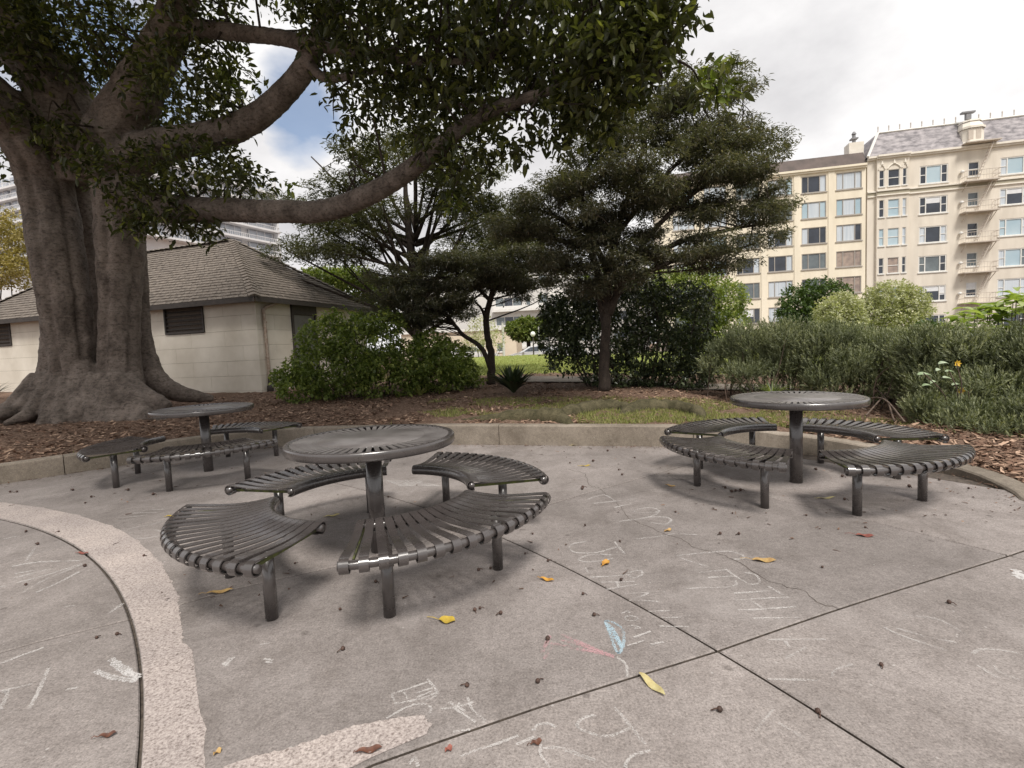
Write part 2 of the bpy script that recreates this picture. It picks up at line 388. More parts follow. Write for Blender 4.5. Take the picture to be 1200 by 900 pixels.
def bed(x, y):
    d = cdist(x, y); zc = ctop_xy(x, y) - .015
    far = np.interp(d, [0, .8, 4, 8, 9.5, 27, 29.5, 32, 200], [.0, .03, .10, .17, .20, .55, .52, -.30, -.30])
    z = zc + far
    z = np.where(d > 32, -.05 - .035 * np.clip(np.asarray(x) - 1.5, -20, 60), z)
    z = np.where((d > 29.5) & (d <= 32), z + (d - 29.5) / 2.5 * (-.05 - .035 * np.clip(np.asarray(x) - 1.5, -20, 60) - (zc - .30)), z)
    return z
def bedz(x, y): return float(bed(np.array([x]), np.array([y]))[0])
def tgrid(xs, ys):
    X, Y = np.meshgrid(xs, ys); ins = inside(X, Y); d = cdist(X, Y)
    Z = bed(X, Y); Z = np.where(ins | (d < .10), -.07, Z)
    rngt = np.random.default_rng(5)
    Z = Z + np.where(ins | (d < .3), 0, rngt.normal(size=Z.shape) * .012)
    ny, nx = X.shape
    V = np.stack([X, Y, Z], -1).reshape(-1, 3)
    i = (np.arange(ny - 1)[:, None] * nx + np.arange(nx - 1)).ravel()
    return V, np.stack([i, i + 1, i + nx + 1, i + nx], 1), d.ravel(), ins.ravel()
def ease(a, b, n, p): return a + (b - a) * np.linspace(0, 1, n) ** p
xs = np.concatenate([-ease(8, 700, 60, 3)[::-1], np.arange(-7.9, 6.0, .075), ease(6, 700, 60, 3)])
ys = np.concatenate([-ease(0, 300, 20, 3)[::-1], np.arange(.3, 2.6, .3), np.arange(2.7, 9.0, .075), ease(9, 1200, 90, 2.6)])
V, Q, td, tin = tgrid(xs, ys)
def groundmat():
    m, n, l, b, o = new_mat('bed_soil_and_lawn'); v = pos(n)
    a = n.new('ShaderNodeAttribute'); a.attribute_name = 'lawn'
    s = ramp(n, l, noise(n, l, v, 28, 6, .7), [(.32, (.075, .05, .038)), (.5, (.175, .115, .085)), (.68, (.33, .235, .175))])
    g = ramp(n, l, noise(n, l, v, 5, 8, .75), [(.34, (.14, .18, .045)), (.58, (.27, .31, .085)), (.75, (.45, .44, .18))])
    f = n.new('ShaderNodeMath'); f.operation = 'MULTIPLY_ADD'; f.inputs[1].default_value = .6; l.new(noise(n, l, v, 3, 5), f.inputs[0]); l.new(a.outputs['Fac'], f.inputs[2])
    k = ramp(n, l, f.outputs[0], [(.78, (0, 0, 0)), (.9, (1, 1, 1))])
    l.new(mixc(n, l, k, s, g), b.inputs['Base Color']); b.inputs['Roughness'].default_value = .95
    b.inputs['Specular IOR Level'].default_value = .1
    bump(n, l, b, noise(n, l, v, 40, 5, .7), .8, .03); return m
ter = fast_mesh('ground', V, Q, groundmat()); tag(ter, kind='structure')
ter.data.polygons.foreach_set('use_smooth', [True] * len(ter.data.polygons))
la = ter.data.attributes.new('lawn', 'FLOAT', 'POINT')
la.data.foreach_set('value', (np.clip((td - 8.6) / 1.2, 0, 1) * np.clip((V[:, 0] + 3.5) / 1.5, 0, 1) * np.clip((31 - td) / 1.5, 0, 1) * np.clip((45 - V[:, 0]) / 4, 0, 1)).astype(np.float32))

# plaza: radial slabs round the seating circle, joints left open between them
PC = np.array([-7.7373, -2.8004])
plaza = MB(); plaza.add([(x, y, -.017) for x, y in CL], [tuple(range(len(CL)))[::-1]])
plaza = tag(plaza.build('plaza', JOINT), kind='structure')
def PT(r, th, z=0.): return (PC[0] + r * math.cos(th), PC[1] + r * math.sin(th), z)
def radial(pts):
    q = [(math.hypot(x - PC[0], y - PC[1]), math.atan2(y - PC[1], x - PC[0])) for x, y in pts]
    q.sort(); return lambda r: float(np.interp(r, [a for a, _ in q], [b for _, b in q]))
J0 = lambda r: rad(12)
J1 = radial([(-.49, 1.5), (.07, 1.73), (.76, 1.98), (1.5, 2.28), (2.26, 2.56), (2.91, 2.8)])
J3 = radial([(-2.43, 2.23), (-1.99, 2.48), (-1.65, 2.75), (-1.06, 3.04), (.29, 4.05), (.63, 4.32), (1.28, 4.77), (1.73, 5.1), (2.6, 5.7)])
J6 = radial([(-3.9, 2.7), (-3.48, 3.27), (-3.29, 3.53), (-3.17, 3.89), (-2.93, 4.14)])
J7 = lambda r: rad(69)
J8 = lambda r: rad(86)
RINGS = [(4.2, 7.79), (7.79, 9.8), (9.8, 11.88), (11.88, 13.4)]
RAD = [J0, J1, J3, J6, J7, J8]
rs_ = random.Random(3)
for (ra, rb) in RINGS:
    for ja, jb in zip(RAD[:-1], RAD[1:]):
        g_ = .0058; mb = MB(); nu, nv = 10, 16
        us = [0, .005] + list(np.linspace(.12, 1, nu)[:-1] * (rb - ra - 2 * g_)) + [rb - ra - 2 * g_ - .005, rb - ra - 2 * g_]
        vs = []
        for i, uu in enumerate(us):
            r = ra + g_ + uu; ta, tb = ja(r) + g_ / r, jb(r) - g_ / r; e = .005 / r
            ths = [ta, ta + e] + list(np.linspace(ta + e, tb - e, nv)[1:-1]) + [tb - e, tb]
            for j, th in enumerate(ths):
                edge = i in (0, len(us) - 1) or j in (0, len(ths) - 1)
                vs.append(PT(r, th, -.005 if edge else 0))
        nt_ = len(ths); nr = len(us)
        fs = [(i * nt_ + j, i * nt_ + nt_ + j, i * nt_ + nt_ + j + 1, i * nt_ + j + 1) for i in range(nr - 1) for j in range(nt_ - 1)]
        ring = [j for j in range(nt_)] + [i * nt_ + nt_ - 1 for i in range(1, nr)] + [(nr - 1) * nt_ + j for j in range(nt_ - 2, -1, -1)] + [i * nt_ for i in range(nr - 2, 0, -1)]
        k = len(vs); vs += [(vs[a][0], vs[a][1], -.045) for a in ring]
        m_ = len(ring); fs += [(ring[a], ring[(a + 1) % m_], k + (a + 1) % m_, k + a) for a in range(m_)]
        mb.add(vs, fs); sl_ = mb.build('concrete_slab', SLAB, plaza); sl_.data.materials.append(JOINT)
        mi = [0] * len(fs); mi[-m_:] = [1] * m_; sl_.data.polygons.foreach_set('material_index', mi)
# worn aggregate strip on the outside of the curved joint, and a worn patch by the near joint
rg = np.random.default_rng(11)
mb = MB(); vs = []; ths = np.linspace(rad(24), rad(84), 640)
for k, th in enumerate(ths):
    ro = float(np.interp(math.degrees(th), [26, 36, 38.3, 39.2, 45, 55], [7.972, 7.965, 7.975, 7.945, 8.02, 8.095])) + .004 * rg.random() + .012 * max(0, math.sin(k * .13)) ** 6
    if abs(math.degrees(th) - 43.0) < 7.5 and th > rad(38.9): ro += .012 * rg.random()
    for jg in (J3, J6):
        pass
    vs += [PT(7.799, th, .003), PT(7.88, th, .0035), PT(ro, th, .0015)]
fs = [(3 * i + a, 3 * i + a + 1, 3 * i + a + 4, 3 * i + a + 3) for i in range(len(ths) - 1) for a in (0, 1)]
mb.add(vs, fs); tag(mb.build('aggregate_strip', AGG, plaza), kind='stuff')
mb = MB()
pp = [(262, 899), (300, 886), (330, 880), (365, 868), (400, 856), (440, 846), (470, 841), (495, 839), (506, 848), (500, 861), (476, 871), (452, 881), (434, 889), (414, 899), (340, 925), (262, 925)]
pv = [gnd(*q)[:2] for q in pp]
den = []
for i in range(len(pv)):
    a, b = np.array(pv[i]), np.array(pv[(i + 1) % len(pv)])
    for t in np.linspace(0, 1, 9)[:-1]: den.append(a + (b - a) * t + (rg.normal(size=2) * .0035 if 0 < i < 9 else 0))
mb.add([(x, y, .0025) for x, y in den], [tuple(range(len(den)))])
tag(mb.build('aggregate_patch', AGG, plaza), kind='stuff')
# hairline cracks
def ribbon(mb, pts, wd, z, rngr, taper=True):
    p = [np.array([q[0], q[1]]) for q in pts]
    for i in range(len(p)):
        t = p[min(i + 1, len(p) - 1)] - p[max(i - 1, 0)]; t = t / (np.linalg.norm(t) + 1e-9); s = np.array([-t[1], t[0]])
        ww = wd * (.6 + .8 * rngr.random()) * (.5 if taper and i in (0, len(p) - 1) else 1)
        mb.v += [tuple(np.append(p[i] + s * ww, z)), tuple(np.append(p[i] - s * ww, z))]
    k = len(mb.v) - 2 * len(p); mb.f += [(k + 2 * i, k + 2 * i + 1, k + 2 * i + 3, k + 2 * i + 2) for i in range(len(p) - 1)]
def densify(px, n=6, jit=1.0, z=0., rngr=rg):
    o = []
    for a, b in zip(px[:-1], px[1:]):
        for t in np.linspace(0, 1, n, endpoint=False):
            q = np.array(a) + (np.array(b) - np.array(a)) * t + rngr.normal(size=2) * jit; o.append(gnd(*q)[:2])
    o.append(gnd(*px[-1])[:2]); return o
mb = MB()
ribbon(mb, densify([(664, 549), (686, 556), (690, 568), (700, 571), (714, 582), (728, 595), (737, 608), (760, 617), (774, 624), (798, 632), (812, 641), (845, 650), (868, 660), (900, 681), (940, 692), (962, 708), (985, 713)], 5, .5), .0022, .0012, rg)
tag(mb.build('crack', JOINT, plaza), kind='stuff')

# curb: cast lengths with open joints
curb = tag(thing('kerb', None, None), kind='structure')
seg = np.linalg.norm(np.diff(CL, axis=0), axis=1); cum = np.r_[0, np.cumsum(seg)]
def cp(s):
    x = np.interp(s, cum, CL[:, 0]); y = np.interp(s, cum, CL[:, 1])
    x2 = np.interp(s + .02, cum, CL[:, 0]); y2 = np.interp(s + .02, cum, CL[:, 1]); x1 = np.interp(s - .02, cum, CL[:, 0]); y1 = np.interp(s - .02, cum, CL[:, 1])
    t = np.array([x2 - x1, y2 - y1]); t /= np.linalg.norm(t); return np.array([x, y]), np.array([-t[1], t[0]])   # outward normal to the left of travel
def s_of(x, y):
    i = np.argmin(np.hypot(CL[:, 0] - x, CL[:, 1] - y)); return cum[i]
joints = [s_of(-8.2, 3.6), s_of(-5.5, 6.03), s_of(-2.85, 7.27), s_of(-.2, 6.68), s_of(2.2, 5.95), s_of(3.84, 4.62), s_of(3.75, 3.45)]
for a, b in zip(joints[:-1], joints[1:]):
    mb = MB(); ss = np.linspace(a + .004, b - .004, max(6, int((b - a) / .12))); vs = []
    for s in ss:
        p, nn = cp(s); z = float(ctop_xy(p[0], p[1])); wv = .16 + .03 * (p[0] > 3.4)
        for off, zz in ((0, -.06), (.0, z - .018), (.012, z - .004), (.03, z), (wv - .02, z), (wv, z - .015), (wv, -.06)):
            q = p + nn * off; vs.append((q[0], q[1], zz))
    k = 7; fs = [(i * k + j, i * k + k + j, i * k + k + j + 1, i * k + j + 1) for i in range(len(ss) - 1) for j in range(k - 1)]
    fs += [tuple(range(k)), tuple(len(vs) - k + j for j in range(k - 1, -1, -1))]
    mb.add(vs, fs); mb.build('kerb_stone', CURB, curb)

# ------------------------------------------------------------------ tables and benches
TABLES = [(-.925, 3.2234, 1.5368 - pi / 4), (2.479, 4.3534, 1.1632 - pi / 4), (-3.6472, 5.8706, 1.3147 - pi / 4)]
def make_table():
    t = thing('picnic_table', '', 'table')
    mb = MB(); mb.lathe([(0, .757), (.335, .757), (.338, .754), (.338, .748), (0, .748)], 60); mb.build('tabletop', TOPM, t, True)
    mb = MB(); mb.lathe([(.495, .757), (.518, .762), (.530, .758), (.5335, .748), (.5335, .716), (.528, .706), (.520, .706), (.522, .745), (.497, .749), (.495, .757)], 72); mb.build('rim', METAL, t, True)
    mb = MB(); mb.lathe([(0, .7275), (.49, .7275), (.49, .7235), (0, .7235)], 48); mb.build('slot_shade_disc', FASD, t)  # added dark disc, so the slots above it show as shade
    me = None
    for k in range(60):
        a = 2 * pi * k / 60
        if me is None:
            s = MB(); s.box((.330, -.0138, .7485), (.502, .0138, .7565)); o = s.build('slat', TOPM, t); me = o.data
        else: o = link('slat', me, None, t)
        o.rotation_euler = (0, 0, a)
    mb = MB(); mb.tube([(0, 0, -.01), (0, 0, .72)], .052, 20); mb.lathe([(.052, .50), (.0535, .503), (.052, .506)], 20); mb.build('pole', METAL, t, True)
    mb = MB()
    for k in range(4):
        a = k * pi / 2; c, s_ = math.cos(a), math.sin(a)
        mb.box((.03, -.02, .712), (.50, .02, .747), lambda x, y, z: (x * c - y * s_, x * s_ + y * c, z))
    mb.build('bracket', METAL, t)
    return t
RI, RO, ZT, RT = .63, 1.125, .385, .021
def strap_mesh():
    rr = .0335; path = []
    for ph in np.linspace(305, 90, 13): path.append((RI + rr * math.cos(rad(ph)), ZT + rr * math.sin(rad(ph))))
    n_ = 9
    for i in range(1, n_): t = i / n_; path.append((RI + (RO - RI) * t, ZT + rr - .022 * math.sin(pi * t ** .8) ** 1.3))
    for ph in np.linspace(90, -165, 15): path.append((RO + rr * math.cos(rad(ph)), ZT + rr * math.sin(rad(ph))))
    mb = MB(); vs = []; th = .0055
    for i, (r, z) in enumerate(path):
        a = np.array(path[max(i - 1, 0)]); b = np.array(path[min(i + 1, len(path) - 1)]); t = (b - a) / np.linalg.norm(b - a); nn = np.array([-t[1], t[0]])
        if r < RI and False: pass
        w_ = .0213
        o1 = np.array([r, z]) + nn * th / 2; o2 = np.array([r, z]) - nn * th / 2
        vs += [(o1[0], -w_, o1[1]), (o1[0], w_, o1[1]), (o2[0], w_, o2[1]), (o2[0], -w_, o2[1])]
    m = len(path); fs = [(4 * i + j, 4 * i + (j + 1) % 4, 4 * i + 4 + (j + 1) % 4, 4 * i + 4 + j) for i in range(m - 1) for j in range(4)]
    fs += [(3, 2, 1, 0), (4 * m - 4, 4 * m - 3, 4 * m - 2, 4 * m - 1)]
    mb.add(vs, fs); return mb
HALF = rad(34.5)
def make_bench():
    t = thing('curved_bench', '', 'bench')
    for nm, R in (('inner_rail', RI), ('outer_rail', RO)):
        mb = MB(); e = rad(.6) if R > 1 else rad(1)
        aa = np.linspace(-HALF - e, HALF + e, 26); mb.tube([(R * math.cos(a), R * math.sin(a), ZT) for a in aa], RT, 12)
        mb.build(nm, METAL, t, True)
    me = None
    for k in range(17):
        a = -HALF + rad(.9) + (2 * HALF - rad(1.8)) * k / 16
        if me is None:
            o = strap_mesh().build('slat', METAL, t, True); me = o.data; me.set_sharp_from_angle(angle=rad(50))
        else: o = link('slat', me, None, t)
        o.rotation_euler = (0, 0, a)
    for a in (-HALF + rad(2.2), HALF - rad(2.2)):
        mb = MB(); c, s_ = math.cos(a), math.sin(a); mb.box((RI + .01, -.004, ZT - .018), (RO - .01, .004, ZT - .002), lambda x, y, z: (x * c - y * s_, x * s_ + y * c, z))
        mb.build('end_bar', MOSS, t)
    for a in (-rad(24), rad(24)):
        mb = MB(); c, s_ = math.cos(a), math.sin(a)
        mb.tube([(.87 * c, .87 * s_, -.01), (.87 * c, .87 * s_, ZT - .03)], .0305, 16); mb.build('leg', METAL, t, True)
        mb = MB(); mb.box((RI + .005, -.02, ZT - .034), (RO - .005, .02, ZT - .022), lambda x, y, z: (x * c - y * s_, x * s_ + y * c, z)); mb.build('crossbar', METAL, t)
    return t
t0 = make_table(); b0 = make_bench()
TL = ['round black metal table nearest the camera, in the middle of the plaza', 'round black metal table on the right, before the rosemary hedge', 'round black metal table on the left, before the big fig tree']
TN = ['middle table', 'table by the rosemary hedge', 'table by the fig tree']
BP = [[(42.5, 'back right'), (133, 'back left'), (224, 'front left'), (312, 'front right')], [(22, 'back right'), (112, 'back left'), (202.5, 'front left'), (290, 'front right')], [(82, 'back'), (201.4, 'left'), (302, 'front right')]]
first = True
for i, (x, y, ph) in enumerate(TABLES):
    o = t0 if i == 0 else copy_tree(t0)
    o.location = (x, y, 0); o.rotation_euler = (0, 0, ph + .03 * i); tag(o, TL[i], 'table', 'round slotted tables on the plaza')
    for k, (dg_, side_) in enumerate(BP[i]):
        b = b0 if (i == 0 and k == 0) else copy_tree(b0)
        b.location = (x, y, 0); b.rotation_euler = (0, 0, rad(dg_))
        tag(b, f'curved black slatted bench at the {side_} of the {TN[i]}', 'bench', 'curved slatted benches round the tables')

# ------------------------------------------------------------------ chalk
def chalkmat(name, col, dens=.5):
    m, n, l, b, o = new_mat(name); v = pos(n)
    b.inputs['Base Color'].default_value = (*col, 1); b.inputs['Roughness'].default_value = .95
    tr = n.new('ShaderNodeBsdfTransparent'); x = n.new('ShaderNodeMixShader')
    f1 = noise(n, l, v, 150, 2, .6); f2 = noise(n, l, v, 6, 3)
    ad = n.new('ShaderNodeMath'); ad.operation = 'MULTIPLY_ADD'; ad.inputs[1].default_value = .7; l.new(f2, ad.inputs[0]); l.new(f1, ad.inputs[2])
    k = ramp(n, l, ad.outputs[0], [(.84 - dens * .22, (0, 0, 0)), (1.04 - dens * .14, (dens, dens, dens))])
    l.new(k, x.inputs[0]); l.new(tr.outputs[0], x.inputs[1]); l.new(b.outputs[0], x.inputs[2]); l.new(x.outputs[0], o.inputs[0]); return m
CHW = chalkmat('white_chalk', (.68, .65, .63), .58); CHF = chalkmat('faint_chalk', (.63, .60, .58), .48); CHS = chalkmat('strong_chalk', (.72, .70, .69), .68)
CHB = chalkmat('blue_chalk', (.48, .62, .70), .7); CHP = chalkmat('pink_chalk', (.62, .38, .40), .55)
def chalk(strokes, org, sc, wpx, mat, label=None, name='chalk_drawing', parent=None, jit=.5):
    mb = MB()
    for kst, st in enumerate(strokes):
        px = [(org[0] + a / sc, org[1] + b / sc) for a, b in st]
        if len(px) > 2: px = [tuple(q[:2]) for q in spline([(a, b, 0) for a, b in px], 4)]
        d = np.linalg.norm(gnd(*px[0]) - EYEP)
        ribbon(mb, densify(px, 4, jit * .35), wpx * 1.05 * d / F_PX / 2, .0014 + .00009 * kst, rg, False)
    o = mb.build(name, mat, parent)
    if label: tag(o, label, 'chalk drawing', 'chalk drawings on the paving')
    return o
A5 = (600, 560)
chalk([[(355, 100), (430, 80), (480, 108)], [(380, 122), (580, 98)], [(480, 140), (560, 122)], [(500, 205), (640, 185), (690, 155), (640, 140), (570, 155), (600, 165), (690, 160)],
       [(640, 185), (720, 185), (745, 200), (720, 218), (650, 210)], [(575, 288), (720, 272), (760, 262), (870, 268)], [(345, 300), (285, 310), (270, 335), (310, 352), (400, 350), (490, 325)], [(480, 300), (500, 325), (530, 358)],
       [(470, 362), (380, 360), (315, 380), (340, 395), (420, 390), (475, 378)], [(345, 420), (355, 445)], [(370, 468), (560, 455)], [(545, 445), (600, 435), (610, 455), (570, 470), (545, 460)], [(415, 490), (575, 488)], [(490, 490), (500, 515)],
       [(440, 525), (600, 500)], [(530, 545), (645, 540)], [(645, 540), (550, 580)], [(570, 575), (690, 583)], [(640, 628), (740, 625)], [(700, 658), (800, 655)], [(690, 698), (830, 700)], [(510, 640), (540, 628), (550, 636)],
       [(530, 655), (560, 650), (590, 660), (575, 673), (535, 668), (530, 655)], [(530, 705), (560, 695), (600, 705), (570, 710)], [(570, 750), (650, 722)], [(540, 790), (620, 765)], [(650, 785), (710, 772)]],
      A5, 4, 2.2, CHW, 'column of white chalk letters running between the middle and right-hand tables')
chalk([[(770, 365), (920, 350), (1010, 345), (1075, 360), (1085, 378), (1040, 383)], [(785, 375), (910, 415)], [(870, 445), (1010, 430)], [(920, 468), (1040, 462)], [(1010, 435), (1060, 470), (1120, 500), (1160, 490), (1140, 455), (1090, 445)],
       [(820, 520), (1030, 510), (1050, 480)], [(1040, 542), (1200, 530)], [(1050, 575), (1200, 565)], [(1120, 575), (1170, 610)], [(1060, 622), (1200, 615)], [(1200, 510), (1270, 550)], [(1200, 565), (1300, 562)], [(1200, 615), (1330, 605)], [(1130, 660), (1360, 657)]],
      A5, 4, 2.2, CHW, 'second column of white chalk letters beside the long crack and the tan leaf')
chalk([[(0, 600), (270, 598)], [(80, 605), (100, 635)], [(540, 540), (640, 585), (840, 652)], [(600, 545), (760, 590), (880, 612)], [(640, 485), (780, 500), (870, 540), (930, 580)], [(960, 665), (1000, 645), (1100, 650), (1190, 668)],
       [(1060, 720), (1090, 755), (1180, 788)], [(980, 720), (1080, 780)], [(300, 780), (320, 740), (400, 715)], [(0, 785), (220, 790)], [(80, 690), (180, 635)]], (900, 600), 4, 2.4, CHF, 'faint white chalk loops and curves on the slab at the lower right')
chalk([[(0, 40), (1, 38)], [(960, 225), (1200, 230)], [(1010, 430), (1130, 500)], [(900, 470), (985, 365)]], (660, 740), 4, 2.6, CHF, 'faint chalk lines beside the joint in the near right slab')
chalk([[(240, 355), (310, 440), (385, 530)], [(310, 455), (240, 485), (170, 490), (80, 460)], [(80, 460), (65, 440), (90, 410), (150, 393)], [(410, 560), (330, 580), (295, 620), (290, 640)], [(0, 555), (75, 580), (150, 605)]],
      (660, 740), 4, 3., CHW, 'white chalk curves like a big letter, below the pale long leaf')
chalk([[(155, 455), (325, 398)], [(155, 455), (175, 500)], [(175, 500), (300, 475), (370, 445)], [(325, 385), (370, 450), (315, 490)], [(270, 450), (350, 425)], [(275, 470), (345, 440)], [(215, 445), (235, 480)], [(130, 570), (220, 520), (290, 500), (340, 520), (330, 550)]],
      (420, 700), 4, 2.4, CHW, 'small white chalk box with a curved tail, above the pale worn patch')
chalk([[(380, 525), (460, 515), (540, 492)], [(440, 515), (550, 585)], [(460, 520), (475, 495)], [(425, 490), (500, 535)], [(510, 470), (540, 535), (600, 580)], [(445, 632), (525, 622)]], (420, 700), 4, 2.6, CHW, 'small white chalk star beside the chalk box, by the joint')
chalk([[(480, 748), (540, 722), (640, 690), (750, 650)], [(820, 625), (840, 600), (890, 592), (925, 610)], [(740, 692), (825, 655)], [(855, 690), (855, 740), (900, 800)], [(865, 708), (960, 710), (1110, 768)], [(240, 780), (265, 755), (280, 795)], [(1100, 553), (1060, 565)]],
      (420, 700), 4, 2.8, CHW, 'loose white chalk strokes at the bottom edge, below the diagonal joint')
fl = thing('chalk_flower', 'chalk flower with one blue petal, pink strokes and a white stem', 'chalk drawing', group='chalk drawings on the paving')
pet = [(709, 728), (713, 738), (718, 752), (723, 764), (727, 764), (731, 752), (730, 739), (723, 732), (714, 728), (709, 728)]
chalk([[(p[0] - 600, p[1] - 700) for p in pet]] + [[(110 + i * 2.4, 30 + i * 3), (114 + i * 2.2, 40 + i * 3.2)] for i in range(7)] + [[(112 + 2 * i, 31 + 2.4 * i), (120 + 1.4 * i, 38 + 3.4 * i)] for i in range(7)], (600, 700), 1, 2.6, CHB, None, 'blue_petal', fl)
chalk([[(-10, 40), (120, 75), (240, 118)], [(40, 40), (150, 85), (240, 118)], [(30, 80), (140, 95), (240, 122)], [(-10, 15), (150, 80)], [(60, 60), (220, 112)], [(-60, 55), (40, 75)], [(-100, 100), (-60, 20)], [(-90, 130), (-50, 70)], [(90, 85), (235, 120)]], (660, 740), 4, 3.4, CHP, None, 'pink_petal', fl)
chalk([[(250, 120), (290, 150), (300, 185), (300, 215)]], (660, 740), 4, 2.6, CHW, None, 'stem', fl)
B1 = (0, 590); K1 = 2.904
chalk([[(325, 570), (380, 592), (465, 605)], [(375, 530), (420, 558), (470, 590)], [(380, 545), (440, 580)], [(400, 560), (468, 598)]], B1, K1, 4.5, CHS, 'bold white chalk arrow pointing across the curved joint at the left')
chalk([[(490, 520), (575, 560)], [(500, 540), (560, 580)], [(515, 522), (580, 580)], [(500, 530), (540, 575)], [(520, 590), (600, 625)]], B1, K1, 4.5, CHS, 'white chalk smudge on the pale aggregate strip at the left')
chalk([[(40, 215), (130, 200), (270, 195)], [(45, 255), (160, 225)], [(60, 270), (170, 240), (280, 205)], [(75, 305), (150, 262), (280, 208)], [(120, 305), (200, 270), (270, 232)], [(50, 240), (120, 228)], [(90, 195), (120, 150)], [(0, 125), (55, 112)], [(0, 285), (20, 282)]],
      B1, K1, 2.3, CHW, 'bundle of white chalk lines inside the curved joint at the far left')
chalk([[(100, 700), (140, 620), (165, 560)], [(0, 640), (110, 615)], [(0, 705), (25, 650), (15, 640)], [(0, 545), (150, 490)], [(370, 375), (420, 340)], [(220, 352), (255, 348)], [(225, 635), (265, 627)]], B1, K1, 2.6, CHW, 'short white chalk strokes at the lower left, inside the curved joint')
chalk([[(400, 50), (500, 40)], [(440, 100), (520, 90), (560, 105), (480, 120), (440, 110)], [(390, 95), (500, 75), (560, 60)], [(395, 60), (480, 52)], [(440, 35), (540, 30)], [(455, 25), (560, 20)]], B1, K1, 2.2, CHF, 'faint chalk ovals behind the aggregate strip, beside the front left bench')
chalk([[(690 + 12 * i, 570 + 4 * i % 9), (760 + 14 * i, 600)] for i in range(14)] + [[(700, 575), (960, 570)]], (280, 420), 4, 2.2, CHF, 'faint chalk grid under the middle table')
chalk([[(0, 0), (14, 2)], [(2, 3), (18, 8)], [(4, 6), (20, 13)], [(6, 2), (20, 8)]], (1184, 668), 1, 4.5, CHS, 'pale blue white chalk smudge at the right edge of the paving')
chalk([[(258, 340), (300, 305)], [(270, 345), (322, 300)], [(262, 330), (285, 345)], [(470, 310), (515, 318)], [(475, 325), (510, 330)], [(450, 238), (500, 230)]], (200, 700), 4.286, 2.6, CHW, 'small chalk smudges on the near paving between the strip and the bench leg')

# ------------------------------------------------------------------ fallen leaves, dried figs
def lm(name, col, c2, rough=.6): return M(name, col, c2, 40, rough)
LMS = {'yellow': lm('yellow_leaf', (.56, .40, .05), (.38, .27, .05)), 'orange': lm('orange_leaf', (.55, .30, .05), (.42, .2, .04)), 'tan': lm('tan_leaf', (.50, .34, .13), (.33, .2, .08)),
       'pale': lm('pale_leaf_dry', (.58, .52, .27), (.45, .37, .17)), 'brown': lm('brown_leaf', (.17, .07, .04), (.08, .035, .025)), 'red': lm('red_leaf', (.30, .10, .07), (.18, .06, .05))}
def fallen(px, py, ln, wd, rot, col, label, curl=.25, stem=.35, name='fallen_leaf'):
    p = gnd(px, py, .003); t = thing(name, label, 'leaf', p, rot, 'fallen leaves on the paving')
    mb = MB(); n = 8; vs = []
    for i in range(n + 1):
        u_ = i / n; w_ = wd * math.sin(pi * min(1, u_ * .98 + .02)) ** .75
        z0 = .002 + curl * ln * .3 * (u_ - .45) ** 2 + .004 * math.sin(u_ * 9)
        vs += [((u_ - .5) * ln, -w_, z0 + curl * w_ * .9 + .003 * math.sin(7 * u_)), ((u_ - .5) * ln, 0, z0), ((u_ - .5) * ln, w_, z0 + curl * w_ * 1.3 + .002 * math.cos(8 * u_))]
    fs = [(3 * i + j, 3 * i + 3 + j, 3 * i + 4 + j, 3 * i + 1 + j) for i in range(n) for j in (0, 1)]
    mb.add(vs, fs); mb.build('blade', LMS[col], t, True)
    if stem:
        mb = MB(); mb.tube([(-.5 * ln, 0, .004 + curl * ln * .06), (-.5 * ln - stem * ln * .5, .06 * ln * stem, .012), (-.5 * ln - stem * ln, .2 * ln * stem, .004)], .0014, 5); mb.build('stalk', LMS[col], t)
fallen(524, 728, .085, .028, -.25, 'yellow', 'yellow leaf with a long stalk lying in front of the middle table', .35, .8)
fallen(710, 661, .075, .020, .9, 'orange', 'orange yellow leaf standing on edge among the chalk letters', .7, .2)
fallen(641, 680, .09, .014, -.5, 'orange', 'narrow orange brown leaf beside the joint, right of the middle table', .5, .2)
fallen(896, 657, .13, .026, -.2, 'tan', 'tan pointed leaf with a thin stalk, right of the chalk letters', .2, .5)
fallen(1014, 628, .10, .022, -.35, 'red', 'reddish leaf lying in front of the right-hand table', .2, .6)
fallen(764, 803, .15, .017, -1.15, 'pale', 'long pale yellow leaf lying across the diagonal joint', .3, 0)
fallen(258, 694, .14, .018, .25, 'tan', 'tan leaf on the joint under the front left bench', .3, .3)
fallen(674, 522, .12, .018, .25, 'pale', 'pale leaf at the foot of the kerb', .3, .2)
fallen(686, 546, .12, .016, .1, 'yellow', 'thin yellow leaf on the paving below the kerb', .2, .2)
fallen(786, 570, .10, .013, -.9, 'tan', 'small rolled tan leaf beside the right-hand table', .6, .1)
fallen(783, 622, .07, .013, .6, 'tan', 'small tan leaf on the long crack', .5, .1)
fallen(108, 550, .22, .03, .15, 'tan', 'long dry leaf at the foot of the kerb beside the left-hand table', .2, .2)
fallen(433, 881, .085, .012, .15, 'brown', 'curled brown leaf on the pale worn patch', .7, .1)
fallen(126, 863, .055, .010, .3, 'brown', 'curled dark brown leaf at the lower left', .7, .4)
fallen(97, 649, .10, .012, -.2, 'red', 'small red leaf on the curved joint', .5, .2)
fallen(526, 879, .03, .010, .8, 'red', 'scrap of red brown leaf below the diagonal joint', .6, 0)
fallen(629, 872, .04, .010, .3, 'brown', 'scrap of dark red leaf at the bottom edge of the paving', .8, .3)
fallen(255, 882, .03, .009, 1.2, 'tan', 'pinkish tan scrap of leaf beside the aggregate strip', .4, 0)
fallen(390, 605, .12, .016, .35, 'pale', 'pale dry leaf behind the front left bench', .5, .1)
fallen(202, 605, .10, .018, .4, 'yellow', 'dull yellow leaf behind the front left bench', .4, .1)
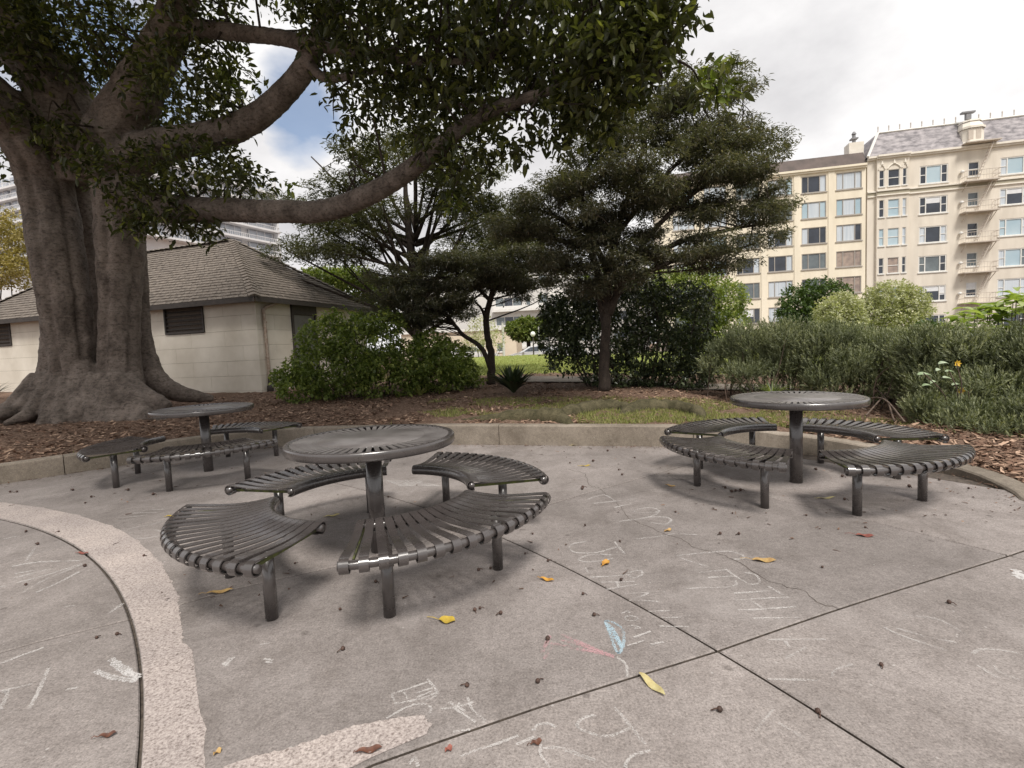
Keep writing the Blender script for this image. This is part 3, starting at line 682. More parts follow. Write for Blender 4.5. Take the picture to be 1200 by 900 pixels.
fallen(968, 584, .16, .012, .05, 'pale', 'thin pale leaf under the benches of the right-hand table', .3, .1)
FIGM = M('dried_fig', (.10, .055, .04), (.035, .02, .015), 60, .7)
fg = thing('dried_fig', '', 'fruit')
mb = MB(); mb.lathe([(0, 0), (.006, .0015), (.0095, .007), (.0095, .011), (.006, .0165), (.002, .018), (0, .018)], 9); mb.build('fruit', FIGM, fg, True)
mb = MB(); mb.tube([(.006, 0, .012), (.017, .003, .010), (.028, .001, .004)], .0022, 5); mb.build('stalk', FIGM, fg)
fpx = [(600 + a / 4, 560 + b / 4) for a, b in [(342, 225), (97, 265), (62, 358), (170, 393), (510, 482), (333, 548), (385, 648), (165, 760), (768, 162), (975, 265), (1063, 266), (1035, 168), (330, 55), (1000, 50), (1030, 68), (1048, 64), (1072, 62), (505, 300)]]
fpx += [(420 + a / 4, 700 + b / 4) for a, b in [(570, 55), (668, 80), (887, 200), (510, 420)]]
fpx += [(660 + a / 4, 740 + b / 4) for a, b in [(735, 378), (1190, 382)]] + [(900 + a / 4, 600 + b / 4) for a, b in [(850, 428), (530, 722), (255, 262), (455, 75), (180, 18)]]
fpx += [(a / K1, 590 + b / K1) for a, b in [(130, 140), (90, 97), (290, 215), (400, 447), (330, 460), (200, 98), (90, 278), (490, 180)]]
fpx += [(402, 762), (440, 683), (452, 690), (575, 667), (561, 669), (399, 715), (346, 661), (455, 583), (712, 529), (744, 537), (725, 551), (729, 557), (668, 543), (683, 572), (695, 541), (1002, 563), (1066, 571), (1101, 563), (987, 559), (1135, 573), (990, 586), (956, 551), (107, 583), (100, 590), (85, 575), (180, 580), (12, 577), (20, 577), (150, 575), (630, 800), (557, 716)]
rf = random.Random(7)
FIGN = {2: 'dried fig just left of the narrow orange brown leaf', 3: 'dried fig lying on the joint above the narrow orange brown leaf', 4: 'black dried fig below the orange yellow leaf among the chalk letters', 6: 'dark red dried fig up and left of the blue chalk petal', 7: 'dried fig at the left tip of the pink chalk strokes',
        17: 'thin dry fig stalk at the top of the chalk letters', 19: 'pale brown dried fig right of the yellow leaf with the long stalk', 21: 'dried fig above the chalk star', 22: 'dried fig right of the long pale yellow leaf', 23: 'dried fig beside the near end of the long joint at the lower right', 24: 'dried fig on the right slab above the faint chalk loops', 25: 'dried fig below the faint chalk lines on the right slab', 26: 'dried fig right of the tan pointed leaf', 27: 'dried fig just above the reddish leaf', 37: 'pale dried fig right of the aggregate strip, before the front left bench'}
for i, q in enumerate(fpx):
    p = gnd(*q, .001); o = fg if i == 0 else copy_tree(fg)
    o.location = tuple(map(float, p)); s_ = rf.uniform(.7, 1.15) * (1.25 if p[1] > 4 else 1); o.scale = (s_, s_, s_); o.rotation_euler = (rf.uniform(-.3, .3), 0, rf.uniform(0, 6.28))
    tag(o, FIGN.get(i, 'small dark dried fig with a stalk, fallen on the paving'), 'fruit', 'dried figs scattered on the paving')

# ------------------------------------------------------------------ facades
GLB = M('painted_sky_glass', (.44, .55, .61), (.34, .46, .53), .5, .08, spec=.8)  # reflected sky put into the pale blue base colour
GLW = M('curtained_glass', (.60, .64, .68), (.46, .52, .58), 3.0, .15, spec=.7, stretch=(2.5, 2.5, .1))
GLD = M('dark_glass', (.045, .055, .075), (.025, .03, .04), 1.0, .06, spec=.8)
GLP = M('grey_glass', (.17, .20, .21), (.10, .12, .13), 1.2, .08, spec=.8)
GLT = M('patterned_curtain', (.42, .33, .27), (.25, .20, .18), 2.5, .3, spec=.5)
WHT = M('white_paint', (.74, .73, .70), (.66, .65, .62), 4, .5)
BLIND = M('roller_blind', (.72, .73, .74), (.64, .65, .67), 3, .7)
YEL = M('cream_stucco', (.83, .755, .615), (.72, .65, .52), 1.3, .85, .25, 12, .01, stretch=(1, 1, .18))
YELD = M('dark_garage_paint', (.30, .27, .24), (.24, .21, .19), 1, .8)  # dark paint shared by the garage band and the awning
GRY = M('taupe_stucco', (.74, .68, .59), (.62, .565, .485), 1.3, .85, .25, 12, .01, stretch=(1, 1, .18))
GRYT = M('pale_trim', (.80, .75, .67), (.70, .65, .57), 1.5, .75)
BELT = M('olive_belt', (.36, .33, .25), (.32, .29, .22), 1.5, .8)
MANS = M('brown_mansard', (.13, .10, .09), (.085, .068, .062), 1.2, .8, .4, 8, .03)
SLATE = M('slate_roof', (.40, .37, .38), (.14, .13, .14), 1.6, .7, .4, 9, .03, stretch=(1., 1., 2.2))
IRON = M('painted_iron', (.55, .49, .42), (.48, .42, .36), 3, .6)
CAPM = M('chimney_metal', (.25, .25, .26), (.18, .18, .19), 3, .6)
def frame_of(P0, ang):
    U = np.array([math.cos(rad(ang)), math.sin(rad(ang)), 0]); Wn = np.array([U[1], -U[0], 0])
    P0 = np.array([P0[0], P0[1], 0.])
    return lambda s, d, z: tuple(P0 + U * s + Wn * d + np.array([0, 0, z]))
def wall_holes(X, s0, s1, z0, z1, holes, depth=.2, d0=0.):
    mb = MB(); S = sorted({s0, s1, *[h[0] for h in holes], *[h[1] for h in holes]}); Z = sorted({z0, z1, *[h[2] for h in holes], *[h[3] for h in holes]})
    S = [s for s in S if s0 <= s <= s1]; Z = [z for z in Z if z0 <= z <= z1]
    for a, b in zip(S[:-1], S[1:]):
        for c, d in zip(Z[:-1], Z[1:]):
            ms, mz = (a + b) / 2, (c + d) / 2
            if any(h[0] < ms < h[1] and h[2] < mz < h[3] for h in holes): continue
            mb.add([X(a, d0, c), X(b, d0, c), X(b, d0, d), X(a, d0, d)], [(0, 1, 2, 3)])
    for a, b, c, d in holes:
        q = [(a, c), (b, c), (b, d), (a, d)]
        for i in range(4):
            (sa, za), (sb, zb) = q[i], q[(i + 1) % 4]
            mb.add([X(sa, d0, za), X(sb, d0, zb), X(sb, d0 - depth, zb), X(sa, d0 - depth, za)], [(0, 1, 2, 3)])
    return mb
def window(X, a, b, c, d, splits, mats, parent, d0=0., fw=.06, sash=None, blind=None, fm=None, sill=True, dep=.1):
    """frame ring with mullions at the given fractions, one pane object per light"""
    mb = MB(); dd = d0 - dep
    mb.box((a, dd, c), (a + fw, dd + .07, d), X); mb.box((b - fw, dd, c), (b, dd + .07, d), X)
    mb.box((a + fw, dd, c), (b - fw, dd + .068, c + fw), X); mb.box((a + fw, dd, d - fw), (b - fw, dd + .068, d), X)
    xs_ = [a + (b - a) * t for t in splits]
    for x in xs_: mb.box((x - fw / 2, dd, c + fw), (x + fw / 2, dd + .066, d - fw), X)
    f = mb.build('window', fm or WHT, parent)
    E_ = [a] + xs_ + [b]
    for i, (p, q) in enumerate(zip(E_[:-1], E_[1:])):
        m = mats[i % len(mats)]
        g = MB(); dz = .008 * i
        top = d - fw
        if blind and blind[i % len(blind)]:
            h = (d - c) * blind[i % len(blind)]
            bl = MB(); bl.box((p + fw * .5, dd + .004, d - fw - h), (q - fw * .5, dd + .022, d - fw * .9), X); bl.build('blind', BLIND, f)
        g.box((p + fw * .3, dd - .02, c + fw * .3), (q - fw * .3, dd + .01, d - fw * .3), X); g.build('pane', m, f)
        if sash and sash[i % len(sash)]:
            r_ = MB(); zc = (c + d) / 2; r_.box((p + fw * .5, dd + .005, zc - .035), (q - fw * .5, dd + .05, zc + .035), X); r_.build('meeting_rail', WHT, f)
    if sill:
        k = MB(); k.box((a - .08, d0 - .02, c - .09), (b + .08, d0 + .08, c + .004), X); k.build('sill', fm or WHT, f)
    return f
P0 = at(1016, 260, 50)
X = frame_of(P0, -13)
rb = random.Random(21)
# cream block on the left
yb = thing('apartment_building', 'cream apartment block with a brown mansard roof and wide three-light windows', 'building', X(-9, 0, -3))
inv = Matrix.Translation(-yb.location)
def Xl(parent, X):
    lx, ly, lz = parent.location
    return lambda s, d, z: (lambda p: (p[0] - lx, p[1] - ly, p[2] - lz))(X(s, d, z))
XY = Xl(yb, X)
cols = [(-2.70, -.46), (-5.82, -3.58), (-8.93, -6.64), (-11.95, -9.73), (-15.05, -12.87), (-18.2, -16.)]
rows = [(15.43, 17.05), (12.92, 14.52), (10.40, 12.02), (7.89, 9.45), (5.31, 6.92), (2.75, 4.28)]
holes = [(a, b, c, d) for a, b in cols for c, d in rows]
wl = wall_holes(XY, -19.5, -.12, 2.0, 17.60, holes)
wl.add([XY(-.12, 0, -3), XY(-.12, -12, -3), XY(-.12, -12, 17.6), XY(-.12, 0, 17.6)], [(0, 1, 2, 3)])
wl.add([XY(-19.5, -12, -3), XY(-19.5, 0, -3), XY(-19.5, 0, 17.6), XY(-19.5, -12, 17.6)], [(0, 1, 2, 3)])
wl.add([XY(-.12, -12, -3), XY(-19.5, -12, -3), XY(-19.5, -12, 17.6), XY(-.12, -12, 17.6)], [(0, 1, 2, 3)])
wl.build('wall', YEL, yb)
FRM = M('bronze_frame', (.40, .37, .33), (.34, .31, .28), 4, .5)
kind = {(0, 0): [GLW, GLW, GLW], (1, 0): [GLD, GLD, GLW], (2, 0): [GLW, GLW, GLB], (0, 1): [GLB, GLW, GLB], (1, 1): [GLB, GLW, GLB], (0, 2): [GLW, GLW, GLD], (1, 2): [GLW, GLD, GLD], (0, 3): [GLT, GLT, GLT], (1, 3): [GLP, GLP, GLP],
        (0, 4): [GLT, GLT, GLT], (1, 4): [GLD, GLP, GLD], (2, 4): [GLW, GLW, GLW], (2, 3): [GLD, GLD, GLW], (3, 3): [GLD, GLD, GLW], (3, 4): [GLP, GLP, GLP], (3, 5): [GLW, GLD, GLD], (2, 5): [GLW, GLW, GLW]}
for ci, (a, b) in enumerate(cols):
    for ri, (c, d) in enumerate(rows):
        window(XY, a, b, c, d, (.27, .74), kind.get((ci, ri)) or rb.choice([[GLB] * 3, [GLW] * 3, [GLW, GLD, GLW], [GLP] * 3]), yb, fw=.07, fm=FRM, blind=[.5, .5, 0] if (ci, ri) == (3, 5) else None)
for a in (-3.14, -6.23, -9.33, -12.41, -15.5):
    mb = MB(); mb.box((a - .28, 0.003, 2.05), (a + .28, .07, 17.3), XY); mb.build('pilaster', YEL, yb)
mb = MB(); mb.box((-19.6, 0.002, 17.30), (-.12, .18, 17.48), XY); mb.box((-19.6, .002, 17.485), (-.12, .30, 17.68), XY); mb.build('cornice', YEL, yb)
mb = MB(); mb.box((-19.5, -.6, -3), (-.13, -.1, 2.0), XY); mb.build('garage_wall', YELD, yb)
mb = MB(); mb.box((-19.5, -.1, 1.75), (-9.0, 1.3, 2.02), XY); mb.build('awning', YELD, yb)
mb = MB(); mb.add([XY(-19.6, .12, 17.69), XY(-.13, .12, 17.69), XY(-.13, -.55, 18.95), XY(-19.6, -.55, 18.95), XY(-19.6, -11.9, 18.95), XY(-.13, -11.9, 18.95), XY(-.13, -12, 17.69), XY(-19.6, -12, 17.69)],
               [(0, 1, 2, 3), (3, 2, 5, 4), (1, 6, 5, 2), (7, 0, 3, 4), (6, 7, 4, 5)])
mb.build('mansard_roof', MANS, yb)
# taupe block on the right
gb = thing('apartment_building', 'taupe apartment block with a grey slate mansard, dormer and zigzag fire escape', 'building', X(8, 0, -5))
XG = Xl(gb, X)
RB_ = [(15.17, 16.86), (12.35, 13.96), (9.60, 11.17), (6.82, 8.38), (4.03, 5.52), (1.2, 2.7)]
RC = [(15.43, 16.74), (12.71, 13.97), (9.90, 11.14), (7.10, 8.38), (4.31, 5.60)]
RD = [(15.28, 16.84), (12.51, 14.04), (9.68, 11.26), (6.86, 8.48), (4.1, 5.74), (1.2, 2.7)]
hB = [(4.42, 6.74, c, d) for c, d in RB_]; hC = [(8.36, 9.24, c, d) for c, d in RC]; hD = [(10.88, 13.25, c, d) for c, d in RD]; hE = [(14.6, 16.6, c, d) for c, d in RD]
wl = wall_holes(XG, .0, .72, -5, 18.05, []); wl2 = wall_holes(XG, 3.42, 17.5, -5, 18.05, hB + hC + hD + hE)
wl.v += []; k = len(wl.v); wl.v += wl2.v; wl.f += [tuple(i + k for i in f) for f in wl2.f]
wl.add([XG(0, 0, -5), XG(0, -13, -5), XG(0, -13, 18.05), XG(0, 0, 18.05)][::-1], [(0, 1, 2, 3)])
wl.add([XG(17.5, 0, -5), XG(17.5, -13, -5), XG(17.5, -13, 18.05), XG(17.5, 0, 18.05)], [(0, 1, 2, 3)])
wl.add([XG(17.5, -13, -5), XG(0, -13, -5), XG(0, -13, 18.05), XG(17.5, -13, 18.05)], [(0, 1, 2, 3)])
wl.build('wall', GRY, gb)
# shallow bay with three windows per floor
RA = [(15.24, 16.79), (12.36, 13.99), (9.6, 11.24), (6.93, 8.44), (4.1, 5.6)]
bayh = [(a, b, c, d) for c, d in RA for a, b in ((.90, 1.34), (1.66, 2.63), (2.88, 3.22))]
mb = wall_holes(XG, .72, 3.42, -5, 18.05, bayh, d0=.28)
for s in (.72, 3.42): mb.add([XG(s, -.01, -5), XG(s, .28, -5), XG(s, .28, 18.05), XG(s, -.01, 18.05)], [(0, 1, 2, 3)])
mb.build('bay', GRY, gb)
for ri, (c, d) in enumerate(RA):
    for wi, (a, b) in enumerate(((.90, 1.34), (1.66, 2.63), (2.88, 3.22))):
        mats = [[GLD], [GLD], [GLD]][wi] if ri == 0 else [[GLD, GLB, GLW], [GLB, GLB, GLW], [GLD, GLT, GLD], [GLB] * 3][(ri - 1) % 4][wi:wi + 1]
        window(XG, a, b, c, d, (), mats, gb, d0=.28, fw=.05, sash=[1])
for (a, b, zt) in ((.84, 1.40, 16.86), (1.6, 2.7, 16.88), (2.82, 3.28, 16.86)):     # hooded arches over the top bay windows
    mb = MB(); n = 9; pts = [XG(a + (b - a) * t, .31, zt + .42 * math.sin(pi * t) ** .8) for t in np.linspace(0, 1, n)]; mb.tube(pts, .06, 5)
    mb.tube([XG((a + b) / 2, .31, zt + .45), XG((a + b) / 2, .33, zt + .8)], [.13, .05], 6); mb.build('window_hood', GRYT, gb)
tripB = [[GLD, GLB, GLD], [GLD, GLD, GLD], [GLW, GLD, GLW], [GLP, GLP, GLD], [GLW, GLD, GLD], [GLD] * 3]
for ri, (c, d) in enumerate(RB_): window(XG, 4.42, 6.74, c, d, (.235, .77), tripB[ri], gb, fw=.09, sash=[1, 0, 1], blind=[0, [0, .33, 0, 0, .3, 0][ri], [0, 0, 0, 0, .55, 0][ri]])
for ri, (c, d) in enumerate(RC): window(XG, 8.36, 9.24, c, d, (), [[GLD], [GLP], [GLD], [GLP], [GLD]][ri], gb, fw=.06, sash=[1], blind=[[0, 0, 0, 0, .42][ri]])
tripD = [[GLW, GLB, GLW], [GLW, GLD, GLW], [GLB, GLB, GLW], [GLW, GLB, GLP], [GLW, GLW, GLW], [GLD] * 3]
for ri, (c, d) in enumerate(RD):
    window(XG, 10.88, 13.25, c, d, (.235, .77), tripD[ri], gb, fw=.09, sash=[1, 0, 1], blind=[0, [0, .28, 0, 0, 0, 0][ri], 0])
    window(XG, 14.6, 16.6, c, d, (.3, .7), [GLB, GLW, GLB], gb, fw=.09)
def band(nm, mat, z0, z1, dp):
    mb = MB(); mb.box((.0, .003, z0), (.72, dp, z1), XG); mb.box((.70, .26, z0 + .002), (3.44, .28 + dp, z1 - .002), XG); mb.box((3.42, .003, z0), (17.5, dp, z1), XG); return mb.build(nm, mat, gb)
band('belt_course', BELT, 14.50, 14.80, .05); band('belt_moulding', GRYT, 14.805, 14.93, .14); band('belt_moulding', GRYT, 14.37, 14.495, .12)
band('cornice', GRYT, 17.86, 18.02, .18); band('cornice', GRYT, 18.022, 18.2, .32)
mb = MB(); mb.add([XG(-.05, .22, 18.2), XG(17.5, .22, 18.2), XG(17.5, -1.1, 20.75), XG(1.32, -1.1, 20.75), XG(-.05, -13, 18.2), XG(1.32, -12, 20.75), XG(17.5, -12, 20.75), XG(17.5, -13, 18.2)],
               [(0, 1, 2, 3), (4, 0, 3, 5), (3, 2, 6, 5), (5, 6, 7, 4), (1, 7, 6, 2)])
mb.build('slate_mansard', SLATE, gb)
mb = MB(); mb.tube([XG(-.05, .24, 18.2), XG(1.32, -1.08, 20.75)], .13, 6); mb.build('hip_trim', WHT, gb)
mb = MB(); mb.tube([XG(1.32, -1.08, 20.78), XG(17.5, -1.08, 20.78)], .10, 6); mb.build('ridge_trim', WHT, gb)
fin = None
for k in range(18):
    mb = MB()
    p = XG(1.35 + .93 * k, -1.08, 20.8)
    if fin is None:
        q = [(0, 0, 0), (0, 0, .25), (0, 0, .55), (0, 0, .62)]; mb.tube(q, [.06, .035, .05, .01], 6)
        o = mb.build('finial', IRON, gb); fin = o.data
    else: o = link('finial', fin, None, gb)
    o.location = p
dm = MB()
def oct_(s, d, z0, z1, w0, w1, dp0, dp1):
    a = [(s - w0 / 2, -1.0), (s - w0 / 2, dp0 - .35), (s - w0 / 4, dp0), (s + w0 / 4, dp0), (s + w0 / 2, dp0 - .35), (s + w0 / 2, -1.0)]
    b = [(s - w1 / 2, -1.0), (s - w1 / 2, dp1 - .35), (s - w1 / 4, dp1), (s + w1 / 4, dp1), (s + w1 / 2, dp1 - .35), (s + w1 / 2, -1.0)]
    n = len(a); dm.add([XG(x, d + y, z0) for x, y in a] + [XG(x, d + y, z1) for x, y in b], [(i, (i + 1) % n, n + (i + 1) % n, n + i) for i in range(n)] + [tuple(range(n, 2 * n))])
oct_(8.72, -.3, 18.25, 18.6, 1.9, 1.75, .75, .65); oct_(8.72, -.3, 18.6, 19.75, 1.72, 1.72, .6, .6); oct_(8.72, -.3, 19.75, 19.95, 1.86, 1.86, .72, .72); oct_(8.72, -.3, 19.95, 20.45, 1.74, 1.45, .62, .4); oct_(8.72, -.3, 20.45, 20.6, 1.55, 1.5, .48, .45)
dmo = dm.build('dormer', GRYT, gb)
for s in (8.35, 8.95):
    mb = MB(); mb.box((s - .2, .27, 18.75), (s + .2, .318, 19.6), XG); mb.build('shutter', IRON, dmo)
mb = MB(); mb.box((8.3, -.6, 20.8), (8.7, -.3, 21.35), XG); mb.box((7.95, -.65, 21.352), (9.0, -.25, 21.5), XG); mb.build('roof_vent', CAPM, gb)
ch = MB(); ch.box((-1.2, -2.2, 17.7), (.1, -1.0, 20.15), XG); cho = ch.build('chimney', GRYT, gb)
mb = MB(); mb.tube([XG(-.55, -1.6, 20.15), XG(-.55, -1.6, 21.0)], .16, 10); mb.box((-.85, -1.9, 20.6), (-.25, -1.3, 20.72), XG); mb.lathe([(.1, 0), (.22, .12), (.1, .35), (0, .4)], 10, XG(-.55, -1.6, 21.0)); mb.build('chimney_pot', CAPM, cho)
# fire escape
for k, z in enumerate([18.28, 14.78, 12.0, 9.18, 6.4, 3.55]):
    pl = MB(); pl.box((7.7, .02, z), (10.42, .95, z + .10), XG); po = pl.build('fire_escape_platform', IRON, gb)
    if k == 0: continue
    r_ = MB()
    for s in np.arange(7.75, 10.4, .22): r_.tube([XG(s, .92, z + .1), XG(s, .92, z + .95)], .012, 4, False)
    for d_ in (.3, .6):
        for s in (7.73, 10.39): r_.tube([XG(s, d_, z + .1), XG(s, d_, z + .95)], .012, 4, False)
    for zz in (z + .5, z + .97):
        r_.tube([XG(7.73, .03, zz), XG(7.73, .92, zz), XG(10.39, .92, zz), XG(10.39, .03, zz)], .022, 4)
    r_.build('railing', IRON, po)
    br = MB()
    for s in (7.9, 10.2): br.tube([XG(s, .9, z), XG(s, .03, z - .7)], .04, 4)
    br.build('brace', IRON, po)
zl = [18.3, 14.85, 12.07, 9.25, 6.47, 3.6]
for a, b in zip(zl[:-1], zl[1:]):
    ld = MB()
    for off in (.30, .72): ld.tube([XG(9.95, off, a), XG(8.75, off, b)], .035, 4)
    for t in np.linspace(.08, .92, 10): s = 9.95 + (8.75 - 9.95) * t; z = a + (b - a) * t; ld.tube([XG(s, .30, z), XG(s, .72, z)], .025, 4)
    ld.build('ladder', IRON, gb)
for z in (15.9, 13.1, 10.25, 7.45, 4.6):
    mb = MB(); mb.lathe([(0, -.16), (.13, -.1), (.16, 0), (.13, .1), (0, .16)], 8, XG(7.78, .2, z)); mb.build('wall_lamp', WHT, gb)

# pale block across the street, behind the small tree
PB = at(652, 330, 74); XB0 = frame_of(PB, -8)
pb = thing('apartment_building', 'pale grey modern block with dark strip windows beyond the lawn', 'building', XB0(0, 0, -4)); XB = Xl(pb, XB0)
PAL = M('pale_render', (.62, .61, .59), (.55, .54, .52), .6, .85)
hb = []
for z in (1.9, 4.7, 7.5, 10.3):
    hb += [(-9.2, -5.2, z, z + 1.3), (-4.6, -3.9, z, z + 1.3), (-2.6, -1.4, z + .2, z + 1.5), (3, 6, z, z + 1.3), (8, 11, z, z + 1.3)]
w_ = wall_holes(XB, -24, 13, -4, 12.6, hb); w_.add([XB(-24, 0, 12.6), XB(13, 0, 12.6), XB(13, -14, 12.6), XB(-24, -14, 12.6)], [(0, 1, 2, 3)])
w_.add([XB(13, 0, -4), XB(13, -14, -4), XB(13, -14, 12.6), XB(13, 0, 12.6)], [(0, 1, 2, 3)]); w_.add([XB(-24, -14, -4), XB(-24, 0, -4), XB(-24, 0, 12.6), XB(-24, -14, 12.6)], [(0, 1, 2, 3)]); w_.build('wall', PAL, pb)
for a, b, c, d in hb: window(XB, a, b, c, d, (.33, .66) if b - a > 2 else (), [GLP, GLD], pb, fw=.06, sill=False)
mb = MB(); mb.box((-1.2, .003, -4), (2.4, 1.2, 12.0), XB); mb.build('projecting_bay', WHT, pb)
for z in (1.2, 4.0, 6.8): mb = MB(); mb.box((-9.6, .003, z - .1), (-1.25, .9, z + .25), XB); mb.build('balcony', WHT, pb)
# low cream house further left
PH = at(556, 395, 60); XH0 = frame_of(PH, -6)
lh = thing('low_house', 'low cream house with small windows behind the parked cars', 'building', XH0(0, 0, -2)); XH = Xl(lh, XH0)
CRM = M('cream_render', (.66, .58, .45), (.60, .52, .40), .8, .85)
hh = [(-3.4, -2.2, .9, 2.0), (.2, 1.2, .9, 2.0), (2.6, 3.4, .9, 2.0), (-7.2, -6.2, .9, 2.0)]
w_ = wall_holes(XH, -9, 5, -2, 3.6, hh); w_.add([XH(5, 0, -2), XH(5, -8, -2), XH(5, -8, 3.6), XH(5, 0, 3.6)], [(0, 1, 2, 3)]); w_.add([XH(-9, 0, 3.6), XH(5, 0, 3.6), XH(5, -8, 3.6), XH(-9, -8, 3.6)], [(0, 1, 2, 3)]); w_.build('wall', CRM, lh)
for h in hh: window(XH, *h, (), [GLP], lh, fw=.08)
mb = MB(); mb.box((-9.2, .003, 3.5), (5.2, .25, 3.8), XH); mb.build('parapet', WHT, lh)

# tall tower behind the hut
def tower(P, ang, L0, L1, zt, z0, fl, label, cuts, bal=1.2):
    Xt0 = frame_of(P, ang); tw = thing('high_rise', label, 'building', Xt0(0, 0, 0)); Xt = Xl(tw, Xt0)
    TW = M('tower_concrete', (.72, .72, .72), (.64, .64, .65), .3, .8)
    TG = M('tower_glass', (.42, .45, .50), (.28, .31, .36), .4, .12, spec=.8, stretch=(1, 1, .2))
    mb = MB(); mb.box((L0, -16, 0), (L1, -1.2, zt), Xt); mb.build('core_wall', TW, tw)
    z = z0
    while z < zt - 1:
        sl = MB(); sl.box((L0 - .3, -1.2, z - .22), (L1 + .35, bal, z + .22), Xt); f = sl.build('floor_slab', TW, tw)
        for a, b in cuts:
            g = MB(); g.box((a, -1.19, z + .25), (b, -.7, z + fl - .35), Xt); g.build('glazing', TG, f)
        rl = MB()
        for s in np.arange(L0, L1, .55): rl.box((s, bal - .10, z + .2), (s + .07, bal - .04, z + 1.05), Xt)
        rl.box((L0, bal - .11, z + 1.0), (L1, bal - .03, z + 1.1), Xt); rl.build('railing', TW, f)
        mu = MB()
        for a, b in cuts:
            for s in np.arange(a, b + .1, 2.2): mu.box((s - .06, -.7, z + .22), (s + .06, -.6, z + fl - .22), Xt)
        mu.build('mullion', TW, f)
        z += fl
    for a in L0, L1 - .4:
        mb = MB(); mb.box((a, -1.15, 0), (a + .4, bal - .15, zt), Xt); mb.build('fin_wall', TW, tw)
    return tw
tower(at(325, 280, 130), 64, -34, -.1, 45.5, 27.05, 3.05, 'white high-rise with long balconies behind the hut roof', [(-33.5, -27), (-25.5, -19.5), (-17.8, -9.5), (-7.5, -.6)])
tower(at(20, 228, 120), -20, -20, 3.4, 46, 25.0, 2.75, 'white high-rise behind the golden tree at the far left', [(-19, -13), (-11, -5), (-3.6, -.8), (.6, 3.2)], .3)

# ------------------------------------------------------------------ the hut
HC = gnd(307, 457, .42); HA = rad(-18)
hu = np.array([math.cos(HA), math.sin(HA), 0]); hv = np.array([-hu[1], hu[0], 0])
hut = thing('hut', 'white block hut with a brown shingled hip roof and louvred vents', 'building', HC)
WAL = M('white_block_paint', (.70, .655, .575), (.53, .485, .41), .9, .7, .2, 25, .006)
SHG = M('wood_shingle', (.215, .182, .152), (.10, .084, .071), 5, .9, .6, 45, .01, stretch=(2.2, 2.2, .8))
FAS = M('dark_fascia', (.055, .045, .04), (.035, .03, .027), 8, .7)
DOOR = M('grey_door_paint', (.17, .17, .165), (.14, .14, .135), 5, .6)
PIPE = M('pipe_paint', (.45, .38, .32), (.30, .22, .17), 14, .7)
LL, WW, HH = 12.9, 5.3, 2.6
def XF(s, d, z): p = hu * s - hv * d; return (p[0], p[1], z)          # front: s from the corner (left is negative), d outwards
def XS(s, d, z): p = hv * s + hu * d; return (p[0], p[1], z)
mb = MB(); a_ = [(-LL, -WW), (-LL, -.03), (-.03, -.03), (-.03, -WW)]
vs = [XF(s, d, -.6) for s, d in a_] + [XF(s, d, HH + .05) for s, d in a_]; mb.add(vs, [(0, 1, 5, 4), (1, 2, 6, 5), (2, 3, 7, 6), (3, 0, 4, 7), (4, 5, 6, 7)]); wallc = mb.build('wall', JOINT, hut)
vents = [(-3.43, -1.97, 1.80, HH - .02), (-12.2, -10.8, 1.80, HH - .02)]
sdoor = [(1.36, 2.48, -.05, 2.22)]
def blocks(Xf, s0, s1, openings, seed):
    r = random.Random(seed); ch_ = .435; z = -.45; row = 0
    while z < HH + .02:
        z1 = min(z + ch_, HH + .04); bl = 1.30; s = s0 - (bl / 2 if row % 2 else 0)
        while s < s1 - 1e-3:
            a = max(s, s0); b = min(s + bl, s1); segs = [(a, b)]
            for oa, ob, oz0, oz1 in openings:
                if z1 > oz0 + .03 and z < oz1 - .03:
                    n2 = []
                    for p, q in segs:
                        if q <= oa or p >= ob: n2.append((p, q))
                        else:
                            if p < oa - .02: n2.append((p, oa))
                            if q > ob + .02: n2.append((ob, q))
                    segs = n2
            for p, q in segs:
                if q - p > .04:
                    mb = MB(); g = .004; mb.bbox((p + .001, 0, z + .0022), (q - .001, .03, z1 - .0022), .004, lambda x, y, zz: Xf(x, -y, zz)); o = mb.build('block', WAL, wallc)
                    o.location = tuple(np.array(Xf(0, r.uniform(0, .004), 0)))
            s += bl
        z = z1; row += 1
blocks(XF, -LL, 0.0, vents, 1); blocks(XS, 0.02, WW, sdoor, 2)
for a, b, c, d in vents:
    mb = MB(); mb.box((a - .05, -.05, c - .06), (b + .05, .04, c), XF); mb.box((a - .05, -.05, c + .002), (a, .04, d), XF); mb.box((b, -.05, c + .002), (b + .05, .04, d), XF); v_ = mb.build('vent', FAS, hut)
    mb = MB(); mb.box((a, -.24, c), (b, -.20, d), XF); mb.build('vent_back', JOINT, v_)
    for z in np.arange(c + .06, d - .05, .125):
        mb = MB(); mb.add([XF(a, .02, z), XF(b, .02, z), XF(b, -.10, z + .085), XF(a, -.10, z + .085), XF(a, .02, z + .015), XF(b, .02, z + .015), XF(b, -.10, z + .10), XF(a, -.10, z + .10)], [(0, 3, 2, 1), (4, 5, 6, 7), (0, 1, 5, 4), (2, 3, 7, 6), (0, 4, 7, 3), (1, 2, 6, 5)]); mb.build('louvre', FAS, v_)
a, b, c, d = sdoor[0]
mb = MB(); mb.box((a, -.045, c), (a + .08, .05, d), XS); mb.box((b - .08, -.045, c), (b, .05, d), XS); mb.box((a, -.045, d - .002), (b, .06, HH - .02), XS); df = mb.build('door_frame', FAS, hut)
mb = MB(); mb.box((a + .08, -.04, c), (b - .08, .0, d - .01), XS); do = mb.build('door', DOOR, hut)
mb = MB(); mb.lathe([(0, 0), (.03, .01), (.035, .04), (0, .06)], 10, XS(b - .2, .03, 1.0)); mb.build('handle', CAPM, do)
